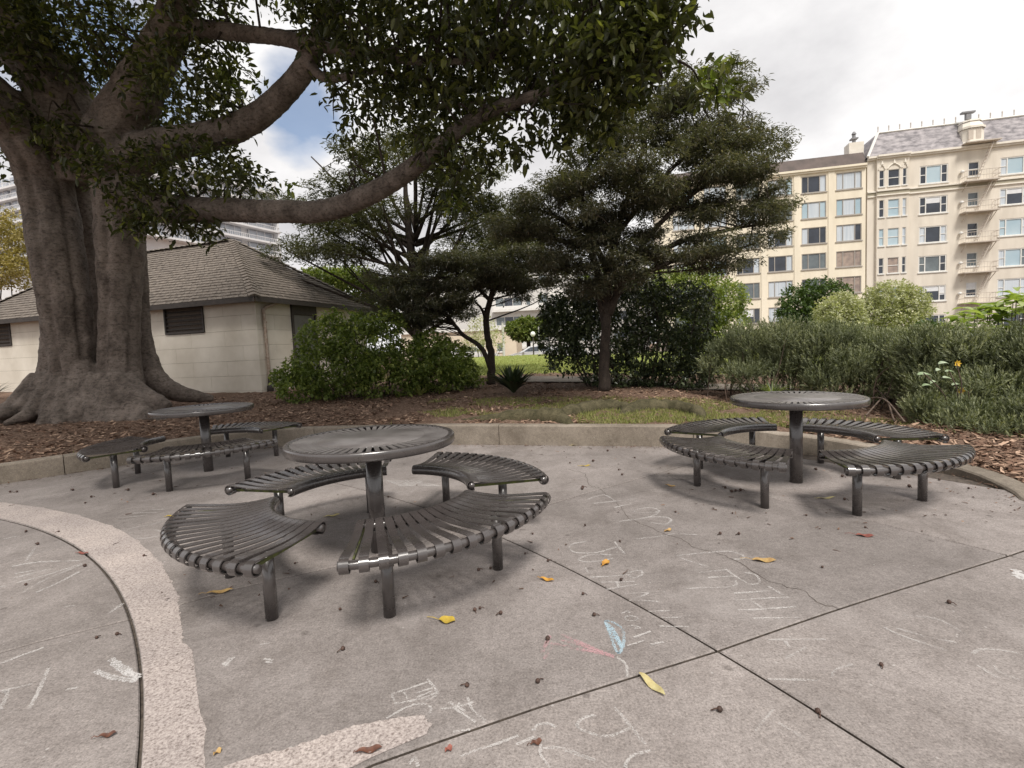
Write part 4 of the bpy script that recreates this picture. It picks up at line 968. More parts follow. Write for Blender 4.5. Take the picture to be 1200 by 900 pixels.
mb = MB(); mb.tube(spline([XS(.78, .22, HH + .02), XS(.76, .20, HH - .06), XS(.45, .13, HH - .17), XS(.24, .07, HH - .30), XS(.22, .07, HH - .5), XS(.24, .07, .45), XS(.22, .07, .1)], 5), .045, 10); mb.build('downpipe', PIPE, hut, True)
mb = MB(); mb.lathe([(.05, 0), (.09, .03), (.09, .18), (.06, .24), (.05, .45)], 12, XS(.23, .09, -.1)); mb.lathe([(0, -.08), (.08, -.05), (.1, 0), (.08, .05), (0, .08)], 10, XS(.40, .12, .12)); mb.build('pipe_shoe', FAS, hut, True)
for z in (1.9, .9): mb = MB(); mb.lathe([(.046, 0), (.056, .01), (.056, .05), (.046, .06)], 10, XS(.235, .07, z)); mb.build('pipe_clip', PIPE, hut)
# roof: four slopes of overlapping courses
OV = .32; AX, RISE, RL = 3.35, 2.45, 6.6
e0 = HH + .0
ZR = HH + RISE
def corner(s, d, z): return np.array(XF(s, d, z))
FL, FR = corner(-AX * 2 - RL + .1 - OV, OV, e0), corner(OV, OV, e0); BRr, BLl = corner(OV, -WW - OV, e0), corner(-AX * 2 - RL + .1 - OV, -WW - OV, e0)
RA_, RB2 = corner(-AX, -WW / 2, ZR), corner(-AX - RL, -WW / 2, ZR)
under = MB(); under.add([FL, FR, BRr, BLl, RA_ - [0, 0, .07], RB2 - [0, 0, .07]], [(0, 1, 4, 5), (1, 2, 4), (2, 3, 5, 4), (3, 0, 5), (3, 2, 1, 0)]); roof = under.build('roof', FAS, hut)
rsh = np.random.default_rng(4)
def slope(A, B, Ct, Dt, ncourse, tile):
    """A-B eave (left to right), Dt-Ct top edge; courses of shingles, each course one piece"""
    nrm = np.cross(B - A, Ct - A); nrm /= np.linalg.norm(nrm)
    for i in range(ncourse):
        t0, t1 = i / ncourse, min(1, (i + 1.25) / ncourse)
        a0, b0 = A + (Dt - A) * t0, B + (Ct - B) * t0; a1, b1 = A + (Dt - A) * t1, B + (Ct - B) * t1
        ln = np.linalg.norm(b0 - a0); mb = MB(); x = -rsh.random() * tile
        if ln < .05: continue
        while x < ln:
            wd = tile * (.7 + .6 * rsh.random()); p, q = max(0, x) / ln, min(ln, x + wd - .006) / ln
            if q > p:
                th = .022 + .010 * rsh.random(); up = nrm * th; sl = (rsh.random() - .5) * .018
                dr = (a1 - a0) / np.linalg.norm(a1 - a0) * sl
                P = [a0 + (b0 - a0) * p + up + dr, a0 + (b0 - a0) * q + up + dr, a1 + (b1 - a1) * q + nrm * .002, a1 + (b1 - a1) * p + nrm * .002, a0 + (b0 - a0) * p + dr, a0 + (b0 - a0) * q + dr]
                mb.add(P, [(0, 1, 2, 3), (4, 5, 1, 0)])
            x += wd
        mb.build('shingle_course', SHG, roof)
slope(FL, FR, RA_, RB2, 24, .17); slope(FR, BRr, RA_, RA_, 24, .17); slope(BLl, FL, RB2, RB2, 16, .3)
for P, Q_, nn in ((FR, RA_, 22), (FL, RB2, 22), (RB2, RA_, 26), (BRr, RA_, 22)):
    dq = (Q_ - P); hor = np.cross(dq, [0, 0, 1]); hor /= np.linalg.norm(hor); upv = np.cross(hor, dq); upv /= np.linalg.norm(upv)
    for i in range(nn):
        a0 = P + dq * (i / nn); a1 = P + dq * min(1, (i + 1.15) / nn); mb = MB()
        mb.add([a0 - hor * .15 + upv * .02, a0 + upv * .085, a0 + hor * .15 + upv * .02, a1 - hor * .15 - upv * .01, a1 + upv * .045, a1 + hor * .15 - upv * .01, a0 - hor * .15 - upv * .02, a0 + upv * .03, a0 + hor * .15 - upv * .02],
               [(0, 1, 4, 3), (1, 2, 5, 4), (6, 7, 1, 0), (7, 8, 2, 1)]); mb.build('hip_cap', SHG, roof)
for A, B in ((FL, FR), (FR, BRr)):
    mb = MB(); q = np.array([0, 0, 1.]); o_ = unit(np.cross(B - A, q)); mb.add([A + o_ * .02 - q * .13, B + o_ * .02 - q * .13, B + o_ * .02 + q * .005, A + o_ * .02 + q * .005, A - o_ * .02 - q * .13, B - o_ * .02 - q * .13], [(0, 1, 2, 3), (4, 5, 1, 0)]); mb.build('fascia', FAS, hut)

# ------------------------------------------------------------------ the big fig tree
fig = thing('fig_tree', 'huge old fig tree with several fused grey trunks and spreading dark limbs', 'tree', (0, 0, 0))
rt = np.random.default_rng(2)
tb = MB()
def Lb(pts, r, n=5, s=12, j=.02, fl=0., k=5):
    ph = rt.random() * 6.28; tw_ = rt.random() * 1.2 - .6
    fn = (lambda t, an: 1 + fl * (1.15 - .75 * t) * (.35 - 1.5 * (1 - abs(math.sin(.5 * k * (an + ph + tw_ * t)))) ** 3)) if fl else None
    return limb(tb, pts, r, n, 60 if fl else s, j, rt, fn)
Lb([(96, 505, 10.0), (94, 482, 10.1), (90, 455, 10.2), (86, 425, 10.15), (81, 390, 10.15), (76, 350, 10.15), (68, 300, 10.2), (60, 250, 10.4), (52, 210, 10.4), (42, 180, 10.2), (22, 150, 10.), (-4, 124, 9.7), (-50, 85, 9.3)], [32, 25, 22, 21, 22, 24, 25, 25, 25, 26, 26, 27, 28], fl=.22, k=6)
Lb([(-30, 492, 9.9), (8, 484, 10.0), (38, 472, 10.1), (60, 448, 10.2), (67, 412, 10.25), (66, 375, 10.3), (62, 330, 10.3)], [9, 11, 15, 16, 16, 15, 12])
Lb([(48, 500, 9.7), (55, 484, 9.9), (66, 462, 10.1), (74, 430, 10.2)], [16, 20, 18, 14])
Lb([(104, 508, 9.5), (104, 490, 9.7), (100, 465, 9.9), (94, 430, 10.1)], [13, 15, 17, 16])
Lb([(117, 450, 11.5), (115, 380, 11.5), (110, 330, 11.5), (102, 285, 11.4), (94, 240, 11.2), (86, 195, 11)], [15, 13, 12, 12, 13, 16])
Lb([(150, 508, 10.0), (148, 488, 10.1), (143, 468, 10.2), (141, 440, 10.3), (140, 400, 10.3), (141, 350, 10.3), (141, 300, 10.3), (141, 255, 10.3), (139, 205, 10.3), (135, 165, 10.2)], [44, 36, 27, 21, 19, 19, 22, 24, 27, 30], fl=.22, k=5)
Lb([(118, 500, 9.6), (126, 484, 9.9), (132, 455, 10.15)], [12, 15, 14])
Lb([(190, 490, 9.5), (176, 482, 9.7), (160, 470, 9.95), (148, 450, 10.2)], [7, 11, 14, 13])
Lb([(152, 440, 10.1), (160, 452, 9.95), (172, 463, 9.8), (186, 470, 9.7), (198, 476, 9.6)], [7, 8, 8.5, 8, 5])
Lb([(161, 235, 10.8), (162, 290, 10.85), (164, 340, 10.9), (166, 390, 10.9), (172, 422, 10.9), (183, 446, 10.9), (204, 459, 11), (226, 464, 11.2), (250, 467, 11.4)], [9, 8, 9, 10, 12, 13, 11, 8, 4])
Lb([(75, 490, 9.4), (72, 500, 9.2), (66, 508, 9.0)], [16, 12, 5]); Lb([(20, 482, 9.7), (0, 492, 9.3), (-25, 502, 9.1)], [14, 12, 8])
for (x0_, x1_, yb_) in ((62, 52, 494), (76, 70, 500), (88, 92, 502), (104, 112, 499), (118, 128, 496), (132, 142, 500), (150, 160, 496), (160, 178, 488), (48, 28, 488), (36, 4, 484), (24, -12, 486)):
    Lb([(x0_ + .3 * (84 - x0_), 440, 9.95), (x0_, 466, 9.62), ((x0_ + x1_) / 2, 482, 9.42), (x1_, yb_, 9.2), (x1_ + 1.2 * (x1_ - x0_), yb_ + 9, 8.95)], [7, 9, 9, 7, 3])
# upper limbs
Lb([(96, 215, 10.7), (88, 160, 10.5), (66, 105, 10.3), (30, 55, 10.), (10, 5, 9.8), (0, -50, 9.5)], [26, 32, 32, 28, 24, 22])
Lb([(128, 215, 10.3), (134, 165, 10.2), (155, 122, 10.), (176, 78, 9.8), (198, 38, 9.6), (214, -10, 9.3), (222, -60, 9)], [30, 32, 27, 22, 20, 18, 16])
Lb([(186, 52, 9.75), (205, 40, 9.6), (230, 34, 9.4), (267, 37, 9), (320, 43, 8.7), (360, 50, 8.4), (420, 60, 8), (500, 72, 7.3), (580, 70, 6.8)], [12, 11, 10, 9, 8.5, 8.5, 7, 5, 3])
Lb([(138, 195, 10.2), (170, 178, 10), (205, 168, 9.8), (262, 156, 9.4), (305, 134, 9.1), (338, 104, 8.9), (360, 74, 8.7), (372, 48, 8.5), (388, 15, 8.3), (398, -30, 8)], [26, 22, 18, 15.5, 14, 13, 12, 10, 9, 8])
Lb([(362, 72, 8.6), (372, 86, 8.5), (385, 92, 8.4), (402, 91, 8.3), (440, 84, 8), (500, 95, 7.6)], [6, 5.5, 5, 4.5, 3.5, 2])
Lb([(148, 225, 10.2), (175, 238, 10), (208, 246, 9.7), (260, 246, 9.4), (330, 248, 8.9), (380, 247, 8.6), (430, 229, 8.2), (475, 203, 7.8), (515, 172, 7.5), (550, 144, 7.2), (588, 125, 7.), (640, 108, 6.7), (710, 84, 6.4), (770, 60, 6.2)], [26, 20, 16, 13.5, 13, 12.5, 12, 11, 10, 9, 7.5, 5.5, 4, 2.5])
tk = tb.build('trunk', FIG_B, None)
m_ = tk.modifiers.new('r', 'REMESH'); m_.mode = 'VOXEL'; m_.voxel_size = .03; m_.use_smooth_shade = True
s_ = tk.modifiers.new('s', 'SMOOTH'); s_.factor = .5; s_.iterations = 2
tx = bpy.data.textures.new('bark', 'CLOUDS'); tx.noise_scale = .09; tx.noise_depth = 3
d_ = tk.modifiers.new('d', 'DISPLACE'); d_.texture = tx; d_.strength = .03; d_.mid_level = .5; d_.texture_coords = 'GLOBAL'
dg = bpy.context.evaluated_depsgraph_get(); me = bpy.data.meshes.new_from_object(tk.evaluated_get(dg))
old = tk.data; tk.modifiers.clear(); tk.data = me; bpy.data.meshes.remove(old); me.name = 'trunk'
if not len(me.materials): me.materials.append(FIG_B)
me.polygons.foreach_set('use_smooth', [True] * len(me.polygons)); tk.parent = fig
FB = [(30, 25, 9.6, 60, 45, 1.3), (100, 30, 9.8, 55, 40, 1.3), (95, 75, 10.2, 40, 25, .8, .6), (150, 40, 9.8, 45, 45, 1.2), (235, 10, 9.2, 45, 30, 1.2), (255, 65, 9.5, 35, 40, 1.1), (230, 105, 9.6, 45, 40, 1.2), (195, 120, 10.2, 40, 40, 1), (262, 125, 9.3, 30, 25, .8),
      (10, 90, 9.6, 35, 50, 1), (60, 60, 9.8, 40, 40, 1.2), (8, 195, 10.4, 26, 22, .8), (60, 150, 9.9, 30, 22, .7), (95, 175, 9.7, 36, 24, .7), (150, 205, 9.5, 50, 26, .9), (225, 195, 9.3, 55, 30, 1), (280, 205, 9.2, 35, 26, .9), (190, 238, 9.5, 40, 22, .8), (215, 258, 9.3, 30, 16, .7), (160, 262, 9.6, 18, 18, .5), (240, 270, 9.2, 10, 14, .3, .7), (185, 270, 9.3, 12, 12, .3, .7),
      (390, 10, 8.3, 45, 34, 1.1), (385, 50, 8.4, 34, 26, .8), (445, 50, 8, 60, 45, 1.4), (430, 110, 8.2, 36, 32, 1.1, .7), (418, 165, 8.3, 24, 30, .8, .45), (405, 120, 8.4, 14, 20, .5, .6), (465, 130, 8, 45, 26, 1, .6), (500, 92, 7.6, 55, 42, 1.5, .8), (520, 35, 7.4, 70, 45, 1.6), (560, 100, 7.2, 55, 38, 1.4, .75), (600, 50, 7., 65, 48, 1.6, .8), (655, 30, 6.7, 60, 45, 1.5, .8), (665, 85, 6.7, 60, 36, 1.3, .8),
      (725, 40, 6.4, 55, 45, 1.4), (715, 95, 6.4, 55, 32, 1.2), (765, 25, 6.2, 42, 36, 1.1, .75), (755, 75, 6.2, 38, 28, 1, .65), (695, 138, 6.6, 42, 22, 1, .5), (745, 122, 6.3, 36, 20, .9, .5), (795, 15, 6.1, 24, 24, .8, .6), (842, 92, 6.3, 15, 20, .4, .45), (822, 108, 6.3, 18, 12, .4, .45), (858, 112, 6.3, 9, 16, .3, .4), (545, 165, 7.4, 48, 26, 1, .5), (545, 205, 7.4, 34, 26, .8, .5), (505, 180, 7.7, 30, 20, .8, .35), (590, 155, 7.1, 32, 18, .8, .5), (535, 240, 7.4, 26, 14, .5, .7), (605, 175, 6.9, 16, 18, .4, .6), (470, 178, 7.9, 22, 16, .6, .3), (665, 165, 6.6, 10, 22, .3, .5), (650, 140, 6.7, 26, 16, .6),
      (100, -110, 9.5, 150, 80, 2.6, .5), (330, -120, 8.5, 150, 80, 2.6, .5), (560, -110, 7.2, 150, 75, 2.2, .5), (750, -70, 6.3, 80, 50, 1.5, .5)]
rc = np.random.default_rng(8)
crown(rc, FB, 5200, 7, .145, .20, FIG_L, fig, out=.45, up=-.2, droop=.16, spread=.22, shell=.25, bright=.10)
# unseen crown over the plaza, above the picture, added to shade limbs and paving
SHADE_OVH = [((-7, 7, 8.9), (3.2, 2.6, 1.1)), ((-3.6, 5.6, 8.3), (3., 2.4, 1.)), ((-6, 3, 9.3), (3.2, 2.6, 1.1)), ((-10, 5.5, 9.5), (3, 2.8, 1.2)), ((-1.2, 4.4, 7.9), (2.5, 2., .9)), ((-2.6, 8, 9.0), (2.4, 2, .8)), ((-12, 9, 9.5), (3, 3, 1.4)), ((-2.5, 1.5, 8.8), (2.6, 2.4, 1))]
bo = (np.array([a for a, _ in SHADE_OVH], float), np.array([b for _, b in SHADE_OVH], float), np.full(len(SHADE_OVH), 1 / len(SHADE_OVH)))
crown(rc, None, 8200, 8, .17, .22, FIG_L, fig, out=.45, up=-.2, spread=.3, shell=.25, bl=bo, name='unseen_shade_crown')
# hanging and fresh pale sprigs, twigs
crown(rc, [(525, 238, 7.3, 16, 8, .2), (345, 222, 8.8, 7, 12, .1), (835, 100, 6.2, 14, 18, .3), (690, 62, 6.4, 26, 22, .4), (275, 95, 9.2, 10, 30, .4), (55, 12, 9.3, 16, 10, .3), (150, 275, 9.4, 6, 10, .2)], 60, 7, .13, .2, LIME_L, fig, out=.4, up=-.1, spread=.08, name='young_leaves', bright=.2)
tw = MB(); cen, rr, wt = blobs_at(FB)
lp = np.array([v for v in tb.v])
for i in range(420):
    P, D, ix = sample(rc, cen, rr, wt, 1, .4); p = P[0]; q = lp[np.argmin(((lp - p) ** 2).sum(1) + rc.random(len(lp)) * .6)]
    if np.linalg.norm(p - q) > 3.2: continue
    mid = (p + q) / 2 + rc.normal(size=3) * .12 + [0, 0, .10]
    tw.tube(spline([q, mid, p], 4), [.022 - .0022 * k for k in range(9)], 5, False)
tag(tw.build('twigs', TREE_B, fig), kind='stuff')

# ------------------------------------------------------------------ smaller trees
def split_layers(specs, r, n, fx=.5, fy=.34):
    o = []
    for s in specs:
        for k in range(n):
            a = r.random() * 2 * pi; q = r.random() ** .5
            o.append((s[0] + s[3] * .75 * q * math.cos(a), s[1] + s[4] * 1.05 * q * math.sin(a), s[2] + s[5] * (r.random() - .5) * 1.4, s[3] * fx * (.6 + .7 * r.random()), max(2.2, s[4] * fy * (.6 + .8 * r.random())), s[5] * .5, (s[6] if len(s) > 6 else 1) * (.4 + r.random())))
    return o
def tree(name, label, cat, base, mat_l, limbs, specs, ntw, per, ln, ratio, seed, group=None, bark=None, pick=0, layers=0, **kw):
    r = np.random.default_rng(seed); b = at(*base); t = thing(name, label, cat, (0, 0, 0), group=group)
    mb = MB(); P_ = []
    for pts, rad_ in limbs: P_ += limb(mb, pts, rad_, 5, 7, .06, r)
    if layers: specs = split_layers(specs, r, layers)
    bl = blobs_at(specs)
    if pick:
        lp = np.array(P_)
        for i in range(pick):
            P, D, ix = sample(r, *bl, 1, .3); p = P[0]; c_ = lp[(lp[:, 2] < p[2] - .05)] if (lp[:, 2] < p[2] - .05).any() else lp
            q = c_[np.argmin(((c_ - p) ** 2).sum(1) * (.5 + r.random(len(c_))))]
            mid = (p * .55 + q * .45) + r.normal(size=3) * .08; k_ = np.linalg.norm(p - q); r0 = .005 + .009 * k_
            mb.tube(spline([q, mid, p], 3), list(np.linspace(r0, .004, 7)), 5, False)
    mb.build('trunk', bark or TREE_B, t, True)
    crown(r, specs, ntw, per, ln, ratio, mat_l, t, bl=bl, **kw); return t
MB_ = [(690, 335, 9.9, 34, 12, .9), (740, 325, 9.7, 34, 10, .9), (715, 300, 9.5, 40, 14, .9), (650, 320, 10.1, 34, 9, .9), (820, 312, 9.7, 34, 7, .8, .6), (835, 92, 10, 34, 13, 1.), (862, 112, 9.9, 34, 11, 1.), (800, 88, 10, 26, 10, .9, .7), (905, 168, 9.9, 28, 8, .8, .8), (912, 240, 9.9, 20, 8, .7), (700, 318, 10, 40, 12, 1.), (660, 308, 10.1, 40, 12, 1.), (755, 305, 9.7, 36, 11, .9), (630, 262, 10.4, 40, 14, 1.), (720, 140, 10, 34, 9, .9, .7), (760, 128, 10, 48, 16, 1.2), (800, 112, 10, 30, 12, .9), (710, 168, 10, 60, 15, 1.2), (790, 158, 10, 60, 18, 1.4), (850, 150, 10, 50, 14, 1.2), (890, 165, 9.9, 26, 9, .7, .7), (680, 205, 10, 55, 16, 1.3), (740, 198, 9.6, 60, 20, 1.5), (810, 196, 9.8, 60, 20, 1.5), (870, 205, 9.9, 42, 14, 1.1), (645, 240, 10.2, 52, 17, 1.3), (705, 243, 9.6, 60, 20, 1.5), (775, 240, 9.5, 60, 22, 1.6), (845, 245, 9.8, 55, 18, 1.4), (892, 240, 9.9, 30, 11, .8, .8), (885, 282, 9.9, 38, 11, .9, .8), (825, 284, 9.8, 50, 15, 1.2), (655, 282, 10.3, 50, 16, 1.2), (605, 272, 10.5, 46, 15, 1.1), (735, 278, 9.6, 40, 15, 1), (780, 300, 9.8, 34, 9, .7, .6), (860, 308, 9.9, 36, 8, .8, .7), (620, 238, 10.4, 30, 9, .8, .6), (900, 262, 9.9, 22, 7, .6, .7), (840, 172, 10, 60, 14, 1.2), (690, 275, 10, 30, 15, 1), (880, 185, 9.9, 40, 9, 1., .7), (905, 222, 9.9, 22, 6, .6, .6)]
tree('bronze_tree', 'dark bronze fine-leaved tree with layered spreading crown behind the kerb', 'tree', (709, 455, 10.1), MAPLE_L,
     [([(709, 458, 10.1), (708, 430, 10.1), (709, 400, 10.1), (711, 370, 10.1), (712, 345, 10.1), (713, 315, 10.1), (720, 280, 10), (735, 235, 10), (752, 180, 10), (765, 130, 10)], [8, 6.4, 5.8, 5.4, 5.2, 4.6, 3.8, 3, 2.2, 1.2]),
      ([(710, 392, 10.1), (704, 350, 10.2), (700, 320, 10.2), (690, 290, 10.2), (665, 262, 10.2), (630, 245, 10.3)], [4, 5, 4.5, 4, 3, 1.5]),
      ([(713, 368, 10.1), (724, 340, 10), (738, 315, 9.9), (765, 300, 9.8), (800, 282, 9.8), (850, 270, 9.8), (895, 262, 9.8)], [5, 5.5, 4.5, 3.5, 3, 2.2, 1]),
      ([(732, 326, 9.9), (760, 318, 9.7), (800, 302, 9.7), (850, 296, 9.8), (885, 285, 9.8)], [3.5, 3, 2.4, 1.8, 1]), ([(738, 315, 9.9), (755, 285, 9.8), (785, 250, 9.8), (830, 215, 9.9), (870, 200, 9.9)], [3.5, 3.2, 2.8, 2, 1]),
      ([(712, 318, 10.1), (690, 268, 10), (682, 235, 10), (690, 195, 10), (705, 165, 10)], [4, 3.5, 3, 2, 1]), ([(722, 275, 10), (755, 235, 9.9), (790, 195, 9.9), (830, 160, 9.9), (880, 150, 9.9)], [3, 2.8, 2.3, 1.8, 1]), ([(690, 290, 10.2), (650, 280, 10.3), (610, 275, 10.4)], [3, 2, 1])],
     MB_, 16500, 10, .080, .125, 31, layers=7, pick=230, out=.5, up=-.05, flat=.5, spread=.12, shell=.3, droop=.2, bright=.16)
tree('two_stemmed_tree', 'small two-stemmed dark tree standing before the bright lawn', 'tree', (575, 448, 12.7), MAPLE_L,
     [([(575, 450, 12.7), (576, 430, 12.7), (575, 412, 12.7), (571, 392, 12.7), (570, 372, 12.7), (575, 350, 12.7), (582, 330, 12.7), (592, 310, 12.6)], [5.5, 4.6, 4.3, 3.8, 3.6, 3.4, 2.8, 1.5]), ([(574, 430, 12.7), (567, 412, 12.7), (556, 401, 12.7), (543, 393, 12.7), (534, 382, 12.7), (522, 365, 12.6)], [3, 2.8, 2.6, 2.4, 2.1, 1.2]),
      ([(574, 352, 12.7), (556, 335, 12.6), (535, 325, 12.5)], [2.5, 2, 1]), ([(569, 380, 12.7), (566, 365, 12.6), (556, 352, 12.5)], [2, 1.8, 1]), ([(581, 330, 12.7), (600, 318, 12.7), (625, 310, 12.7)], [2.2, 1.8, 1])],
     [(590, 322, 12.5, 50, 14, 1.2), (545, 318, 12.4, 50, 14, 1.2), (530, 345, 12.4, 45, 16, 1.2), (490, 345, 12.3, 46, 16, 1.2), (560, 300, 12.4, 52, 12, 1.2), (615, 305, 12.6, 45, 13, 1.2), (500, 372, 12.3, 42, 14, 1.1), (455, 352, 12.2, 34, 16, 1), (545, 366, 12.4, 24, 7, .8, .7), (612, 352, 12.6, 24, 5, .6, .4), (600, 338, 12.6, 26, 6, .8, .7), (640, 322, 12.7, 30, 10, .8), (460, 325, 12.3, 30, 10, .8), (520, 300, 12.4, 40, 9, 1.)], 6600, 10, .090, .125, 32, layers=6, pick=110, out=.5, up=-.05, flat=.5, spread=.13, shell=.35, droop=.2, bright=.12)
rr_ = np.random.default_rng(77); fan = [([(492, 440, 17), (490, 390, 17), (487, 340, 17), (480, 285, 17), (476, 235, 17), (474, 180, 17)], [7, 6, 5, 4, 3, 1.5])]; cb = []
for k in range(46):
    a = -1.35 + 2.7 * (k + rr_.random()) / 46; st = 400 - 150 * rr_.random(); ln_ = (95 + 75 * rr_.random()) * (1.0 if abs(a) < .8 else .95); y1 = st - ln_ * math.cos(a) * 1.05; x1 = 487 + ln_ * math.sin(a) * 1.15; d_ = 17 + rr_.normal() * 1.2
    y1 = max(y1, 165 + .12 * abs(x1 - 475))
    fan.append(([(487, st, 17), (487 + .45 * (x1 - 487), st + .42 * (y1 - st), (17 + d_) / 2), (x1, y1, d_)], [2.6, 1.6, .7]))
    if rr_.random() < .85: cb.append((x1, y1 + 3, d_, 26 + 12 * rr_.random(), 5 + 3 * rr_.random(), 1.2, .8)); 
    if rr_.random() < .7: cb.append((487 + .7 * (x1 - 487), st + .7 * (y1 - st), d_, 22, 5, 1., .5))
cb += [(395, 300, 17, 45, 8, 1.5), (370, 285, 17, 32, 6, 1.2), (430, 280, 17, 45, 8, 1.5), (380, 262, 17, 32, 6, 1.2), (400, 235, 17, 36, 6, 1.2), (410, 210, 17, 30, 5, 1.2), (560, 270, 17, 45, 10, 1.5), (545, 240, 17, 40, 8, 1.5), (450, 185, 17, 30, 6, 1), (500, 330, 17, 50, 10, 1.5)]
cb = [q for q in cb if not (q[0] < 462 and q[1] > 300)]
tree('layered_cedar', 'thin tiered conifer with bare fanned branches beyond the hut roof', 'tree', (492, 440, 17), CEDAR_L, fan, cb, 6500, 11, .14, .13, 33, pick=30, out=.5, up=.1, flat=.6, spread=.22, shell=.2, droop=.1, bright=.12)

def shrub(name, label, specs, mat, ntw, per, ln, ratio, seed, cat='shrub', group=None, stems=10, **kw):
    r = np.random.default_rng(seed); t = thing(name, label, cat, (0, 0, 0), group=group); bl = blobs_at(specs)
    c = bl[0]; lo = c[:, 2].argmin(); b = np.array([np.average(c[:, 0], weights=bl[2]), np.average(c[:, 1], weights=bl[2])]); mb = MB()
    for k in range(stems):
        P, D, ix = sample(r, *bl, 1, .3); p = P[0]; x = b[0] + (p[0] - b[0]) * .6 + r.normal() * .08; y = b[1] + (p[1] - b[1]) * .6 + r.normal() * .08; q = np.array([x, y, bedz(x, y) - .05])
        hgt = max(.1, p[2] - q[2]); mb.tube(spline([q, (p + q) / 2 + r.normal(size=3) * .06 * hgt, p], 3), list(np.linspace(.012 + .006 * hgt, .004, 7)), 5, False)
    mb.build('stem', TREE_B, t, True)
    crown(r, specs, ntw, per, ln, ratio, mat, t, name='foliage', bl=bl, **kw); return t
shrub('leafy_shrub', 'big green leafy shrub beside the hut door', [(395, 430, 11.2, 55, 32, .9), (365, 452, 11.1, 42, 20, .8), (350, 440, 11.2, 26, 16, .6), (430, 405, 11.3, 45, 32, .9), (455, 440, 11.2, 50, 30, .9), (495, 425, 11.5, 45, 30, .9), (385, 398, 11.3, 35, 24, .7), (400, 378, 11.4, 24, 14, .5, .8), (440, 380, 11.5, 36, 16, .7), (520, 440, 11.5, 30, 22, .6)], BUSH_L, 2900, 8, .085, .27, 41, out=.5, up=-.05, spread=.12, shell=.6, bright=.10, stems=26)
shrub('leafy_shrub', 'low green shrub at the left edge of the lawn gap', [(525, 420, 12.2, 28, 20, .6), (540, 436, 12, 22, 14, .6), (555, 445, 12, 12, 6, .4), (505, 405, 12.2, 24, 18, .6)], BUSH_L, 800, 8, .075, .3, 42, out=.5, spread=.1, shell=.6, bright=.12)
shrub('lime_tree_crown', 'bright lime green bush peeking over the hut eave', [(388, 324, 20.5, 24, 7, 1.2, 2.), (415, 326, 20.5, 26, 10, 1.2, 2.), (440, 335, 20.5, 20, 12, 1.2, 1.6), (395, 328, 22, 35, 11, 1.5), (425, 338, 22, 30, 14, 1.5), (375, 322, 22, 20, 7, 1), (440, 352, 22, 26, 16, 1.5), (425, 370, 22, 30, 25, 1.5)], LIME_L, 1500, 8, .13, .3, 43, out=.5, spread=.2, shell=.7)
bpy.data.objects['lime_tree_crown'].name = 'lime_shrub'
shrub('camellia_shrub', 'dark glossy camellia shrub round the bronze tree trunk', [(700, 345, 11.3, 34, 16, .8), (745, 338, 11.3, 36, 16, .8), (800, 350, 11.4, 34, 18, .8), (680, 365, 11.4, 42, 26, .9), (735, 360, 11.4, 48, 28, 1), (790, 372, 11.5, 42, 30, 1), (655, 395, 11.4, 26, 26, .8), (665, 375, 11.4, 32, 26, .8), (705, 400, 11.3, 48, 30, 1), (770, 410, 11.3, 48, 32, 1), (815, 415, 11.3, 30, 34, .8), (665, 425, 11.4, 30, 14, .6, .7), (720, 440, 11.2, 42, 14, .8, .8), (790, 442, 11.2, 44, 16, .8), (648, 370, 11.5, 18, 16, .5), (640, 350, 11.6, 10, 8, .3, .6)], CAM_L, 3900, 8, .085, .27, 44, out=.5, up=-.1, spread=.12, shell=.55, bright=.16, stems=30)
shrub('spreading_tree_crown', 'yellow green rounded tree between the camellia and the cream building', [(800, 345, 18, 40, 28, 1.4), (835, 355, 18, 32, 30, 1.4), (850, 382, 18, 26, 22, 1.2), (852, 350, 18, 20, 18, 1.), (765, 335, 18, 35, 20, 1.2), (815, 322, 18.5, 26, 12, 1), (820, 395, 18, 34, 24, 1.2), (715, 330, 19, 35, 16, 1.2, .7)], LIME_L, 2900, 8, .10, .26, 45, cat='tree', out=.6, up=-.2, spread=.16, shell=.75, bright=.2)
bpy.data.objects['spreading_tree_crown'].name = 'yellow_green_tree'
def ballt(name, label, px, py, Y, hx, hy, mat, seed, ntw, ln, trunk=True, bumps=7):
    r = np.random.default_rng(seed); sp = [(px, py, Y, hx * .8, hy * .8, hx * .8 * Y / F_PX)]
    for k in range(bumps): a = 2 * pi * k / bumps + r.random() * .5; sp.append((px + hx * .52 * math.cos(a), py + hy * .5 * math.sin(a), Y - .5 * r.random() * hx * Y / F_PX, hx * .5, hy * .52, hx * .5 * Y / F_PX))
    t = thing(name, label, 'tree'); b = at(px, py + hy * .5, Y); z = bedz(b[0], b[1]); mb = MB()
    if trunk:
        for k in (-1, 0, 1): mb.tube([(b[0] + .1 * k, b[1], min(z, b[2]) - .3), (b[0] + .12 * k, b[1], b[2]), (b[0] + k * hx * .3 * Y / F_PX, b[1], b[2] + .5)], [.09, .07, .03], 7)
        mb.build('trunk', TREE_B, t, True)
    crown(r, sp, ntw, 8, ln, .26, mat, t, out=.7, spread=.14, shell=.9, bright=.15); return t
ballt('rounded_tree', 'dark green dome-shaped clipped tree before the cream building', 957, 368, 25, 46, 42, TOPI_L, 51, 1900, .14)
ballt('pale_rounded_tree', 'smaller pale green rounded tree beside the dark dome', 984, 373, 21, 30, 30, PALE_L, 52, 1700, .10)
ballt('pale_rounded_tree', 'larger pale green rounded tree on the right of the pair', 1048, 362, 22.5, 40, 33, PALE_L, 53, 2200, .10)
ballt('clipped_tree', 'small dark ball shrub at the foot of the taupe building', 1089, 388, 16, 16, 11, TOPI_L, 54, 500, .08, False)
ballt('flat_topped_street_tree', 'green flat-topped street tree across the lawn by the lamp', 619, 386, 46, 27, 14, LIMED, 55, 1500, .22)
